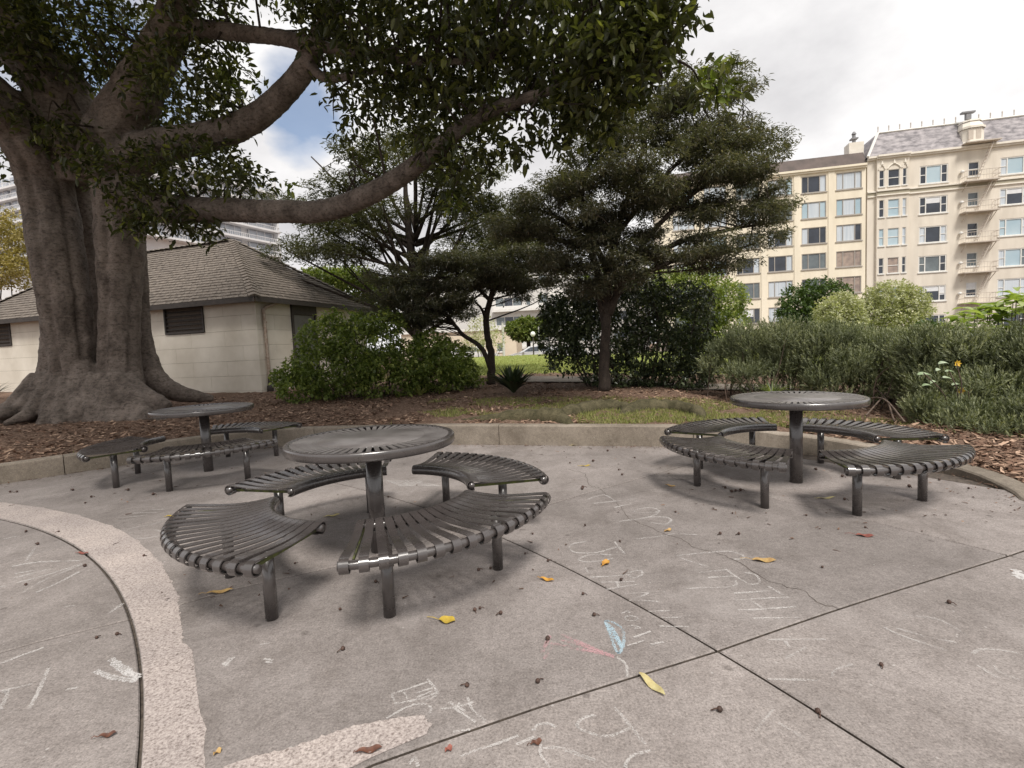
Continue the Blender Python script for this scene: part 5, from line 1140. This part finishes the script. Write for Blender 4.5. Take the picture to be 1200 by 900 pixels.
shrub('olive_street_tree', 'thin grey green street tree beside the white pole', [(565, 388, 35, 18, 16, 1.2, .6), (580, 395, 35, 12, 14, 1, .5), (556, 402, 35, 14, 10, 1)], PALE_L, 330, 6, .16, .2, 56, cat='tree', spread=.3, stems=8)
shrub('golden_tree', 'golden yellow tree behind the hut at the far left', [(4, 262, 27, 22, 18, 1.5), (8, 290, 27, 22, 20, 1.6), (2, 318, 27, 30, 20, 1.8), (-25, 290, 27, 40, 45, 2), (14, 312, 26.5, 14, 12, 1.)], YEL_L, 1900, 8, .13, .28, 57, cat='tree', out=.6, spread=.2, shell=.85, bright=.2)

# rosemary: upright sprigs of narrow leaves
def rosemary(name, label, specs, nsp, seed, slen=.17, per=15):
    r = np.random.default_rng(seed); t = thing(name, label, 'shrub', group='rosemary bushes along the bed'); sp2 = list(specs)
    for s in specs:
        for k in range(5):
            a = -pi * r.random(); sp2.append((s[0] + s[3] * .8 * math.cos(a), s[1] + s[4] * .85 * math.sin(a), s[2] - s[5] * .5 * r.random(), s[3] * .38, s[4] * .36, s[5] * .4, 1.3))
    bl = blobs_at(sp2); P, D, ix = sample(r, *bl, nsp, .8)
    ax = unit(D * .55 + np.array([0, 0, .9]) + r.normal(size=P.shape) * .28); cl = r.random(nsp)
    P = np.repeat(P, per, 0); A0 = np.repeat(ax, per, 0); n = len(P); u = np.tile(np.linspace(0, 1, per), nsp)
    side = unit(np.cross(A0, unit(r.normal(size=(n, 3)))))
    base = P + A0 * (u * slen * 1.0)[:, None]; A = unit(A0 * (.55 + .5 * u[:, None]) + side * (.75 - .35 * u[:, None])); Ln = (.042 + .016 * r.random(n)) * (1.15 - .45 * u)
    bt = r.random(len(bl[0])); tone = np.clip(.28 * (np.repeat(bt[ix], per) - .5) + .14 + .32 * np.repeat(cl, per) + .28 * u + .22 * r.random(n), 0, 1)
    tag(leaf_mesh('foliage', base, A, unit(side + A0 * .3), Ln, np.full(n, .0055), ROSE_L, t, tone, .1, .0), kind='stuff')
    mb = MB(); c = bl[0]
    for k in range(40):
        p = sample(r, *bl, 1, .2)[0][0]; i = np.argmin(np.abs(c[:, 0] - p[0])); q = np.array([p[0] + r.normal() * .15, p[1] + .15 + r.normal() * .1, bedz(p[0], p[1]) - .03])
        mb.tube(spline([q, (p + q) / 2 + r.normal(size=3) * .07, p], 3), list(np.linspace(.013, .004, 7)), 5, False)
    mb.build('stem', TWIG, t, True); return t
rosemary('rosemary_shrub', 'long grey green rosemary hedge behind the right-hand table', [(850, 432, 9.7, 24, 24, .5), (880, 420, 9.5, 38, 30, .7), (905, 412, 9.4, 34, 26, .7), (935, 420, 9., 45, 34, .8), (985, 425, 8.6, 45, 34, .8), (1030, 432, 8.1, 42, 34, .8), (1060, 422, 8, 35, 28, .8), (910, 446, 8.9, 55, 18, .6), (1000, 455, 8.1, 50, 20, .6), (1000, 408, 9, 40, 16, .8)], 9500, 61)
rosemary('rosemary_shrub', 'dense rosemary bush at the right edge above the bark mulch', [(1100, 432, 6.9, 42, 36, .6), (1150, 430, 6.6, 50, 34, .7), (1200, 436, 6.3, 45, 38, .7), (1120, 470, 6.5, 45, 30, .5), (1170, 475, 6.1, 50, 34, .5), (1215, 480, 5.9, 45, 34, .5), (1090, 455, 6.8, 30, 30, .5), (1110, 492, 6.1, 40, 20, .4), (1155, 500, 5.7, 45, 20, .4), (1205, 505, 5.4, 40, 24, .4), (1135, 508, 5.6, 34, 14, .35), (1180, 516, 5.3, 40, 14, .35), (1240, 440, 6, 40, 60, .7)], 9800, 62)
# plants with a few large leaves
def big_plant(name, label, pts, ln, ratio, mat, seed, cat='plant', per=6, up=.2, spread=.5):
    r = np.random.default_rng(seed); t = thing(name, label, cat); me = []
    for (px, py, Y) in pts:
        b = at(px, py, Y)
        for k in range(per):
            a = r.random() * 2 * pi; A = unit(np.array([math.cos(a) * .9, math.sin(a) * .9, up + .5 * r.random()])); mb = MB(); L_ = ln * (.7 + .6 * r.random()); S = unit(np.cross(A, [0, 0, 1])); Nn = np.cross(S, A); n = 6; vs = []
            b2 = b + r.normal(size=3) * .06
            for i in range(n + 1):
                u_ = i / n; w_ = L_ * ratio * math.sin(pi * min(1, u_ * .97 + .03)) ** .8; c = b2 + A * L_ * u_ - np.array([0, 0, 1]) * L_ * .35 * u_ * u_
                vs += [c + S * w_ + Nn * w_ * .3, c, c - S * w_ + Nn * w_ * .3]
            mb.add(vs, [(3 * i + j, 3 * i + 3 + j, 3 * i + 4 + j, 3 * i + 1 + j) for i in range(n) for j in (0, 1)]); o = mb.build('leaf', mat, t, True)
            at_ = o.data.attributes.new('tone', 'FLOAT', 'FACE'); at_.data.foreach_set('value', [float(.3 + .6 * r.random())] * len(o.data.polygons))
    st = MB()
    for (px, py, Y) in pts:
        b = at(px, py, Y); z = bedz(b[0], b[1]); st.tube([(b[0], b[1] + .1, z - .05), (b[0] + .03, b[1] + .05, (z + b[2]) / 2), tuple(b)], [.012, .01, .006], 5)
    st.build('stem', TREE_B, t); return t
r9 = np.random.default_rng(9)
big_plant('broad_leaved_plant', 'bright green broad-leaved plant rising over the rosemary at the right edge', [(1100 + 105 * u + 6 * r9.normal(), 396 - 44 * u + 8 * r9.normal() , 8.3 + .4 * r9.normal()) for u in np.linspace(.0, 1, 26)] + [(1090 + 115 * u, 402 - 22 * u + 7 * r9.normal(), 7.9) for u in np.linspace(0, 1, 16)] + [(1165, 385, 8), (1185, 378, 8), (1195, 365, 8), (1150, 392, 8), (1200, 350, 8.2), (1130, 400, 8)], .34, .17, BIG_L, 71, per=6)
def strap_plant(name, label, px, py, z, n, ln, mat, seed, wd=.012, up=.9, cat='plant'):
    r = np.random.default_rng(seed); b = gnd(px, py, z); t = thing(name, label, cat, b)
    me = None
    for k in range(n):
        a = r.random() * 2 * pi; L_ = ln * (.6 + .6 * r.random()); lean = .25 + .8 * r.random(); mb = MB(); vs = []; m = 7; d = np.array([math.cos(a), math.sin(a), 0]); s = np.array([-d[1], d[0], 0])
        for i in range(m + 1):
            u_ = i / m; c = d * (lean * L_ * u_ + .02) + np.array([0, 0, 1]) * L_ * (up * u_ - .55 * lean * u_ * u_); w_ = wd * (1 - u_ ** 2.5) + .001; vs += [c - s * w_, c + [0, 0, -w_ * .5], c + s * w_]
        mb.add(vs, [(3 * i + j, 3 * i + 3 + j, 3 * i + 4 + j, 3 * i + 1 + j) for i in range(m) for j in (0, 1)]); o = mb.build('leaf', mat, t, True)
        at_ = o.data.attributes.new('tone', 'FLOAT', 'FACE'); at_.data.foreach_set('value', [float(.2 + .7 * r.random())] * len(o.data.polygons))
    return t
strap_plant('strap_leaved_plant', 'dark clump of strap leaves beside the two-stemmed tree', 602, 459, .40, 110, .60, DARK_L, 81, .042, 1.05)
strap_plant('strap_leaved_plant', 'spiky plant by the hut wall at the far left', -12, 468, .45, 40, .75, DARK_L, 82, .02)
strap_plant('strap_leaved_plant', 'small clump of grass-like leaves behind the right-hand table', 905, 463, .33, 34, .36, BUSH_L, 83, .008)
strap_plant('strap_leaved_plant', 'pale grassy tuft in front of the big leafy shrub', 493, 463, .37, 40, .36, GRASS_L, 84, .007)
strap_plant('strap_leaved_plant', 'grassy tuft below the right end of the leafy shrub', 518, 460, .38, 30, .30, GRASS_L, 85, .007)
# the small lily with yellow flowers in front of the rosemary
ly = thing('flowering_plant', 'plant with pale leaves and yellow flowers in the dark rosemary', 'plant')
PETY = M('yellow_petal', (.72, .47, .05), (.60, .36, .03), 30, .6); PLF = M('pale_green_leaf', (.40, .46, .33), (.22, .30, .15), 12, .45)
for px, py, ln_, a in ((1082, 437, .2, .1), (1104, 424, .16, .6), (1112, 434, .14, -.3), (1110, 442, .2, -.7), (1128, 463, .2, .1), (1098, 432, .16, 2.6), (1092, 446, .15, 3.0), (1120, 449, .15, .3), (1085, 450, .14, .3)):
    ln_ *= .7; b = at(px, py, 5.95); mb = MB(); vs = []
    for i in range(7):
        u_ = i / 6; w_ = .045 * ln_ / .16 * math.sin(pi * min(1, u_ * .96 + .04)) ** .7; c = b + np.array([math.cos(a) * ln_ * (u_ - .5), -.04 * u_, math.sin(a) * ln_ * .3 * (u_ - .5) - .10 * (u_ - .4) ** 2]); vs += [c + [0, -w_ * .9, -w_ * .35], c + [0, 0, .004], c + [0, w_ * .9, w_ * .35]]
    mb.add(vs, [(3 * i + j, 3 * i + 3 + j, 3 * i + 4 + j, 3 * i + 1 + j) for i in range(6) for j in (0, 1)]); mb.build('leaf', PLF, ly, True)
for px, py, rr0 in ((1121, 426, .035), (1125, 458, .04), (1135, 459, .03)):
    b = at(px, py, 5.92); mb = MB()
    for k in range(7):
        a = 2 * pi * k / 7; d = np.array([math.cos(a), 0, math.sin(a)]); s = np.array([-math.sin(a), 0, math.cos(a)]); mb.add([b, b + d * rr0 * .6 + s * rr0 * .4 + [0, -.012, 0], b + d * rr0 * 1.3 + [0, -.02, 0], b + d * rr0 * .6 - s * rr0 * .4 + [0, -.012, 0]], [(0, 1, 2, 3)])
    mb.build('flower', PETY, ly)
mb = MB()
for px, py in ((1082, 437), (1112, 434), (1121, 426), (1125, 458), (1135, 459), (1128, 463)):
    b = at(px, py, 5.75); q = at(1112, 500, 5.95); mb.tube(spline([q, (b + q) / 2 + [.06, -.05, .05], b], 3), .006, 5)
mb.build('stem', TWIG, ly)

# ------------------------------------------------------------------ bed litter: bark, grass, roots
rl = np.random.default_rng(15)
def scatter(n, x0, x1, y0, y1, dmin, dmax, near=1.):
    x = rl.uniform(x0, x1, n * 3); y = rl.uniform(y0, y1, n * 3); d = cdist(x, y); k = (~inside(x, y)) & (d > dmin) & (d < dmax) & (rl.random(n * 3) < np.exp(-(d - dmin) / near)); return x[k][:n], y[k][:n], d[k][:n]
def vnoise(x, y, s, seed):
    r = np.random.default_rng(seed); g_ = r.random((64, 64)); u_ = (x / s) % 63; v_ = (y / s) % 63; i = u_.astype(int); j = v_.astype(int); a = u_ - i; b = v_ - j
    return (g_[i, j] * (1 - a) + g_[i + 1, j] * a) * (1 - b) + (g_[i, j + 1] * (1 - a) + g_[i + 1, j + 1] * a) * b
def chips(name, x, y, lo, hi, tlo, thi, label=None):
    n = len(x); P = np.stack([x, y, bed(x, y) + rl.random(n) * .022], 1); an = rl.random(n) * 2 * pi
    A = unit(np.stack([np.cos(an), np.sin(an), rl.normal(size=n) * .22], 1)); Nn = unit(np.stack([rl.normal(size=n) * .35, rl.normal(size=n) * .35, np.ones(n)], 1)); S = unit(np.cross(A, Nn))
    Ln = lo + (hi - lo) * rl.random(n) ** 1.6; Wd = Ln * (.10 + .16 * rl.random(n)); tone = tlo + (thi - tlo) * rl.random(n) ** 1.3
    return tag(chip_mesh(name, P, A, Nn, Ln, Wd, CHIP, None, tone), kind='stuff')
x, y, d = scatter(30000, -14, 1.0, 4.2, 14.5, .17, 7.5, 4.5); gk = (x > -2.2) & (vnoise(x + 20, y, .5, 1) > .62); chips('bark_mulch', x[~gk], y[~gk], .03, .10, .22, 1.0)
x, y, d = scatter(15000, .8, 6.5, 2.2, 11, .19, 6, 3.0); rt_ = (x > 3.3) & (y < 6.6); chips('bark_mulch', x[rt_], y[rt_], .03, .10, .35, 1.0); lf = (~rt_) & (d > 2.1); chips('bark_mulch', x[lf], y[lf], .03, .085, .22, 1.0)
x, y, d = scatter(7000, 3.3, 6.5, 2.4, 6.2, .19, 2.5, 1.5); chips('bark_mulch', x, y, .03, .10, .35, 1.0)
def blades(name, x, y, h0, h1, wd, mat=GRASS_L, t0=.1, t1=.9):
    n = len(x); P = np.stack([x, y, bed(x, y) - .005], 1); A = unit(np.stack([rl.normal(size=n) * .45, rl.normal(size=n) * .45, np.ones(n)], 1)); Nn = unit(np.stack([rl.normal(size=n), rl.normal(size=n), np.zeros(n) + .1], 1))
    Ln = h0 + (h1 - h0) * rl.random(n); S = unit(np.cross(A, Nn)); W_ = (wd * (.6 + .8 * rl.random(n)))[:, None]; Ln = Ln[:, None]; out_ = unit(np.cross(S, A)) * Ln * .25
    V = np.stack([P - S * W_, P + S * W_, P + A * Ln + out_ + S * W_ * .2, P + A * Ln + out_ - S * W_ * .2], 1).reshape(-1, 3)
    return tag(fast_mesh(name, V, np.arange(4 * n).reshape(-1, 4), mat, None, t0 + (t1 - t0) * rl.random(n)), kind='stuff')
x, y, d = scatter(40000, -1.6, 4.9, 5.6, 10.2, .17, 2.9, 2.2); m = vnoise(x + 30, y + 3, .42, 3) * .65 + vnoise(x, y, .13, 4) * .35 + np.clip((x - .3) * .10, -.2, .12) > .47; blades('grass', x[m], y[m], .02, .065, .004, t0=.15, t1=.95)
x, y, d = scatter(26000, -6, 12, 13, 38, 8.9, 27, 12); blades('lawn_grass', x, y, .03, .085, .012, t0=.3, t1=1.)
x, y, d = scatter(2200, -7.5, 4, 4, 8, .165, .26, .2); m = vnoise(x, y + 9, .3, 6) > .62; blades('grass', x[m], y[m], .02, .07, .003)
x = []; y = []
for px, py in ((572, 520), (760, 640), (700, 792), (706, 795), (712, 791), (1180, 500), (595, 521)):
    b = gnd(px, py); k = 14 if py < 600 else 5; x += list(b[0] + rl.normal(size=k) * .03); y += list(b[1] + rl.normal(size=k) * .012)
# crumbs of bark and leaf along the kerb foot, in the joints and under the benches
lx = rl.uniform(-8, 4, 60000); ly_ = rl.uniform(2.5, 7.6, 60000); ld = cdist(lx, ly_); k = inside(lx, ly_) & (rl.random(60000) < 1.3 * np.exp(-ld / .05) + .10 * np.exp(-ld / .3) + .004)
for tx_, ty_, _ in TABLES: k |= inside(lx, ly_) & (np.abs(np.hypot(lx - tx_, ly_ - ty_) - .9) < .35) & (rl.random(60000) < .02)
lx, ly_ = lx[k], ly_[k]; n = len(lx); an = rl.random(n) * 2 * pi
tag(chip_mesh('leaf_crumbs', np.stack([lx, ly_, .003 + .004 * rl.random(n)], 1), unit(np.stack([np.cos(an), np.sin(an), rl.normal(size=n) * .15], 1)), unit(np.stack([rl.normal(size=n) * .3, rl.normal(size=n) * .3, np.ones(n)], 1)), .008 + .045 * rl.random(n) ** 2.2, .002 + .006 * rl.random(n), CHIP, None, rl.random(n) ** 2 * .8), kind='stuff')
# surface root lying along the kerb
rtm = barkmat('root_bark', (.115, .10, .058), (.045, .042, .02), sc=2.5)
sr = thing('surface_root', 'thick mossy surface root lying along the bed behind the kerb', 'root')
mb = MB(); rr5 = np.random.default_rng(5)
def root(pts, r, nm):
    m_ = MB(); P = spline([tuple(gnd(px, py, .33) + [0, 0, dz - .02]) for px, py, dz in pts], 6); k = np.linspace(0, len(r) - 1, len(P)); R = np.interp(k, range(len(r)), r); P = [p + rr5.normal(size=3) * .012 for p in P]; m_.tube(P, [q * (.9 + .2 * rr5.random()) for q in R], 10); return m_.build(nm, rtm, sr, True)
root([(520, 488, -.12), (570, 487, -.07), (610, 486, -.03), (650, 487, -.03), (668, 491, -.08)], [.06, .11, .14, .15, .07], 'root_section')
root([(640, 486, -.09), (668, 482, -.03), (700, 477, -.01), (730, 476, -.02), (742, 480, -.09)], [.07, .14, .14, .12, .06], 'root_section')
root([(728, 482, -.10), (745, 477, -.03), (780, 475, -.02), (812, 478, -.04), (828, 486, -.12)], [.08, .14, .13, .12, .04], 'root_section')
# fallen dead branches near the rosemary
db = thing('dead_branch', 'bare dead branches lying under the rosemary hedge behind the right-hand table', 'branch'); 
for pts in ([(1010, 470, .12), (1035, 478, .22), (1060, 490, .06)], [(1015, 482, .05), (1040, 468, .2), (1062, 462, .3)], [(1020, 462, .25), (1038, 472, .16), (1048, 486, .02)], [(960, 468, .2), (985, 470, .1), (1015, 476, .05)]):
    mb = MB(); mb.tube(spline([tuple(gnd(a, b, .3) + [0, 0, c - .1]) for a, b, c in pts], 4), .011, 6); mb.build('branch', TWIG, db, True)
# concrete path strip along the near edge of the lawn
mb = MB(); n = 24; ed = []
for k in range(n + 1):
    px = 600 + 330 * k / n; a = gnd(px, 446.5 - .006 * (px - 600), .44); b = gnd(px, 441.0 - .004 * (px - 600), .45); ed.append((a, b))
vs = []
for a, b in ed: vs += [(a[0], a[1], bedz(a[0], a[1]) + .035), (b[0], b[1], bedz(b[0], b[1]) + .035)]
mb.add(vs, [(2 * i, 2 * i + 2, 2 * i + 3, 2 * i + 1) for i in range(n)]); tag(mb.build('path', CURB), kind='structure')

# ------------------------------------------------------------------ street: road, cars, lamp, posts
ROADM = M('asphalt', (.06, .06, .06), (.045, .045, .045), 3, .9)
mb = MB(); vs = []
for xx in np.linspace(-40, 60, 41):
    for yy in (38.5, 44.5): vs.append((xx, yy, bedz(xx, yy) + .02))
mb.add(vs, [(2 * i, 2 * i + 2, 2 * i + 3, 2 * i + 1) for i in range(40)]); tag(mb.build('road', ROADM), kind='structure')
TYRE = M('tyre_rubber', (.02, .02, .02), None, 5, .9); CGL = M('car_glass', (.05, .06, .075), (.03, .04, .05), 1, .06, spec=.9)
LAMP = M('lamp_lens', (.5, .5, .5), (.35, .35, .35), 8, .2)
def car(label, col, loc, rz):
    t = thing('parked_car', label, 'car', loc, rz, 'cars parked along the street'); pm = M('car_paint', col, tuple(c * .9 for c in col), 2, .25, spec=.7)
    prof = [(-2.2, .35), (-2.25, .62), (-2.1, .88), (-1.2, .96), (-1.0, .97), (.9, .97), (1.5, .92), (2.1, .78), (2.25, .55), (2.2, .33)]
    mb = MB(); vs = []; ws = [.82, .88, .88, .88]
    for x, z in prof: 
        wv = .86 - .10 * max(0, abs(x) - 1.7); vs += [(x, -wv, z), (x, wv, z)]
    n = len(prof); mb.add(vs, [(2 * i, 2 * i + 2, 2 * i + 3, 2 * i + 1) for i in range(n - 1)] + [tuple(2 * i for i in range(n - 1, -1, -1)), tuple(2 * i + 1 for i in range(n)), (2 * n - 2, 0, 1, 2 * n - 1)]); mb.build('body', pm, t)
    cb_ = [(-1.75, .95), (-1.25, 1.38), (-.3, 1.46), (.45, 1.40), (1.25, .96)]; mb = MB(); vs = []
    for x, z in cb_: wv = .80 - .28 * (z - .95); vs += [(x, -wv, z), (x, wv, z)]
    n = 5; mb.add(vs, [(2 * i, 2 * i + 2, 2 * i + 3, 2 * i + 1) for i in range(n - 1)] + [tuple(2 * i for i in range(n - 1, -1, -1)), tuple(2 * i + 1 for i in range(n))]); rf_ = mb.build('roof', pm, t)
    for s in (-1, 1):
        for q in ([(-1.45, 1.0), (-1.12, 1.32), (-.42, 1.38), (-.42, 1.0)], [(-.34, 1.0), (-.34, 1.39), (.36, 1.34), (.95, 1.0)]):
            mb = MB(); mb.add([(x, s * (.807 - .28 * (z - .95)), z) for x, z in q], [(0, 1, 2, 3) if s < 0 else (3, 2, 1, 0)]); mb.build('window', CGL, t)
    for (xa, za, xb, zb) in ((.53, 1.365, 1.18, 1.0), (-1.70, 1.0, -1.29, 1.35)):
        o_ = .012; mb = MB(); mb.add([(xa, -.62, za + o_), (xb, -.70, zb + o_), (xb, .70, zb + o_), (xa, .62, za + o_)], [(0, 1, 2, 3)]); mb.build('windscreen', CGL, t)
    for x in (-1.4, 1.4):
        for s in (-1, 1):
            mb = MB(); mb.tube([(x, s * .70, .32), (x, s * .885, .32)], .32, 16); wh = mb.build('wheel', TYRE, t); mb = MB(); mb.tube([(x, s * .80, .32), (x, s * .893, .32)], .19, 12); mb.build('rim', CAPM, wh)
    for s in (-1, 1):
        mb = MB(); mb.box((2.08, s * .62 - .16, .60), (2.235, s * .62 + .16, .72)); mb.build('headlight', LAMP, t); mb = MB(); mb.box((-2.235, s * .66 - .14, .66), (-2.10, s * .66 + .14, .82)); mb.build('tail_light', LMS['red'], t)
        mb = MB(); mb.box((.85, s * .92 - .08, .98), (1.0, s * .92 + .08, 1.1)); mb.build('mirror', pm, t)
    return t
for px, Y, col, lab, rz in ((626, 40.5, (.62, .63, .65), 'silver white car parked under the flat-topped street tree', pi), (552, 40.2, (.74, .74, .73), 'white car parked left of the two-stemmed tree', 0), (842, 40.0, (.55, .57, .60), 'pale silver car seen between the shrubs on the right', pi), (668, 41, (.68, .68, .69), 'white car half hidden by the camellia shrub', 0)):
    b = at(px, 405, Y); car(lab, col, (b[0], b[1], bedz(b[0], b[1]) + .02), rz + .02)
GLOBE = M('white_globe', (.8, .8, .78), (.75, .75, .73), 3, .3)
b = at(625, 404, 37.5); gz = bedz(b[0], b[1]); lt = thing('street_lamp', 'slim street lamp with a white globe beside the street tree', 'street lamp', (b[0], b[1], gz))
top = at(625, 391.5, 37.5)[2] - gz
mb = MB(); mb.tube([(0, 0, 0), (0, 0, .4), (0, 0, top - .15)], [.09, .05, .04], 8); mb.build('post', FAS, lt); mb = MB(); mb.lathe([(0, -.2), (.12, -.16), (.2, 0), (.12, .16), (0, .2)], 12, (0, 0, top)); mb.build('globe', GLOBE, lt, True)
for px, y0, lab, r0 in ((590, 378, 'pale utility pole left of the flat-topped street tree', .10), (632, 384, 'thin pale pole right of the globe lamp', .06)):
    b = at(px, 404, 37); gz = bedz(b[0], b[1]); t_ = thing('utility_pole', lab, 'pole', (b[0], b[1], gz)); h_ = at(px, y0, 37)[2] - gz
    mb = MB(); mb.tube([(0, 0, -.1), (0, 0, h_)], [r0, r0 * .8], 8); mb.build('pole', PAL, t_); mb = MB(); mb.tube([(0, 0, h_), (0, 0, h_ + .08)], [r0 * 1.2, .02], 8); mb.build('cap', CAPM, t_)
for o in bpy.data.objects:
    if o.type == 'MESH' and o.parent is None and o.get('kind') is None and o.get('label') is None: o['kind'] = 'structure'
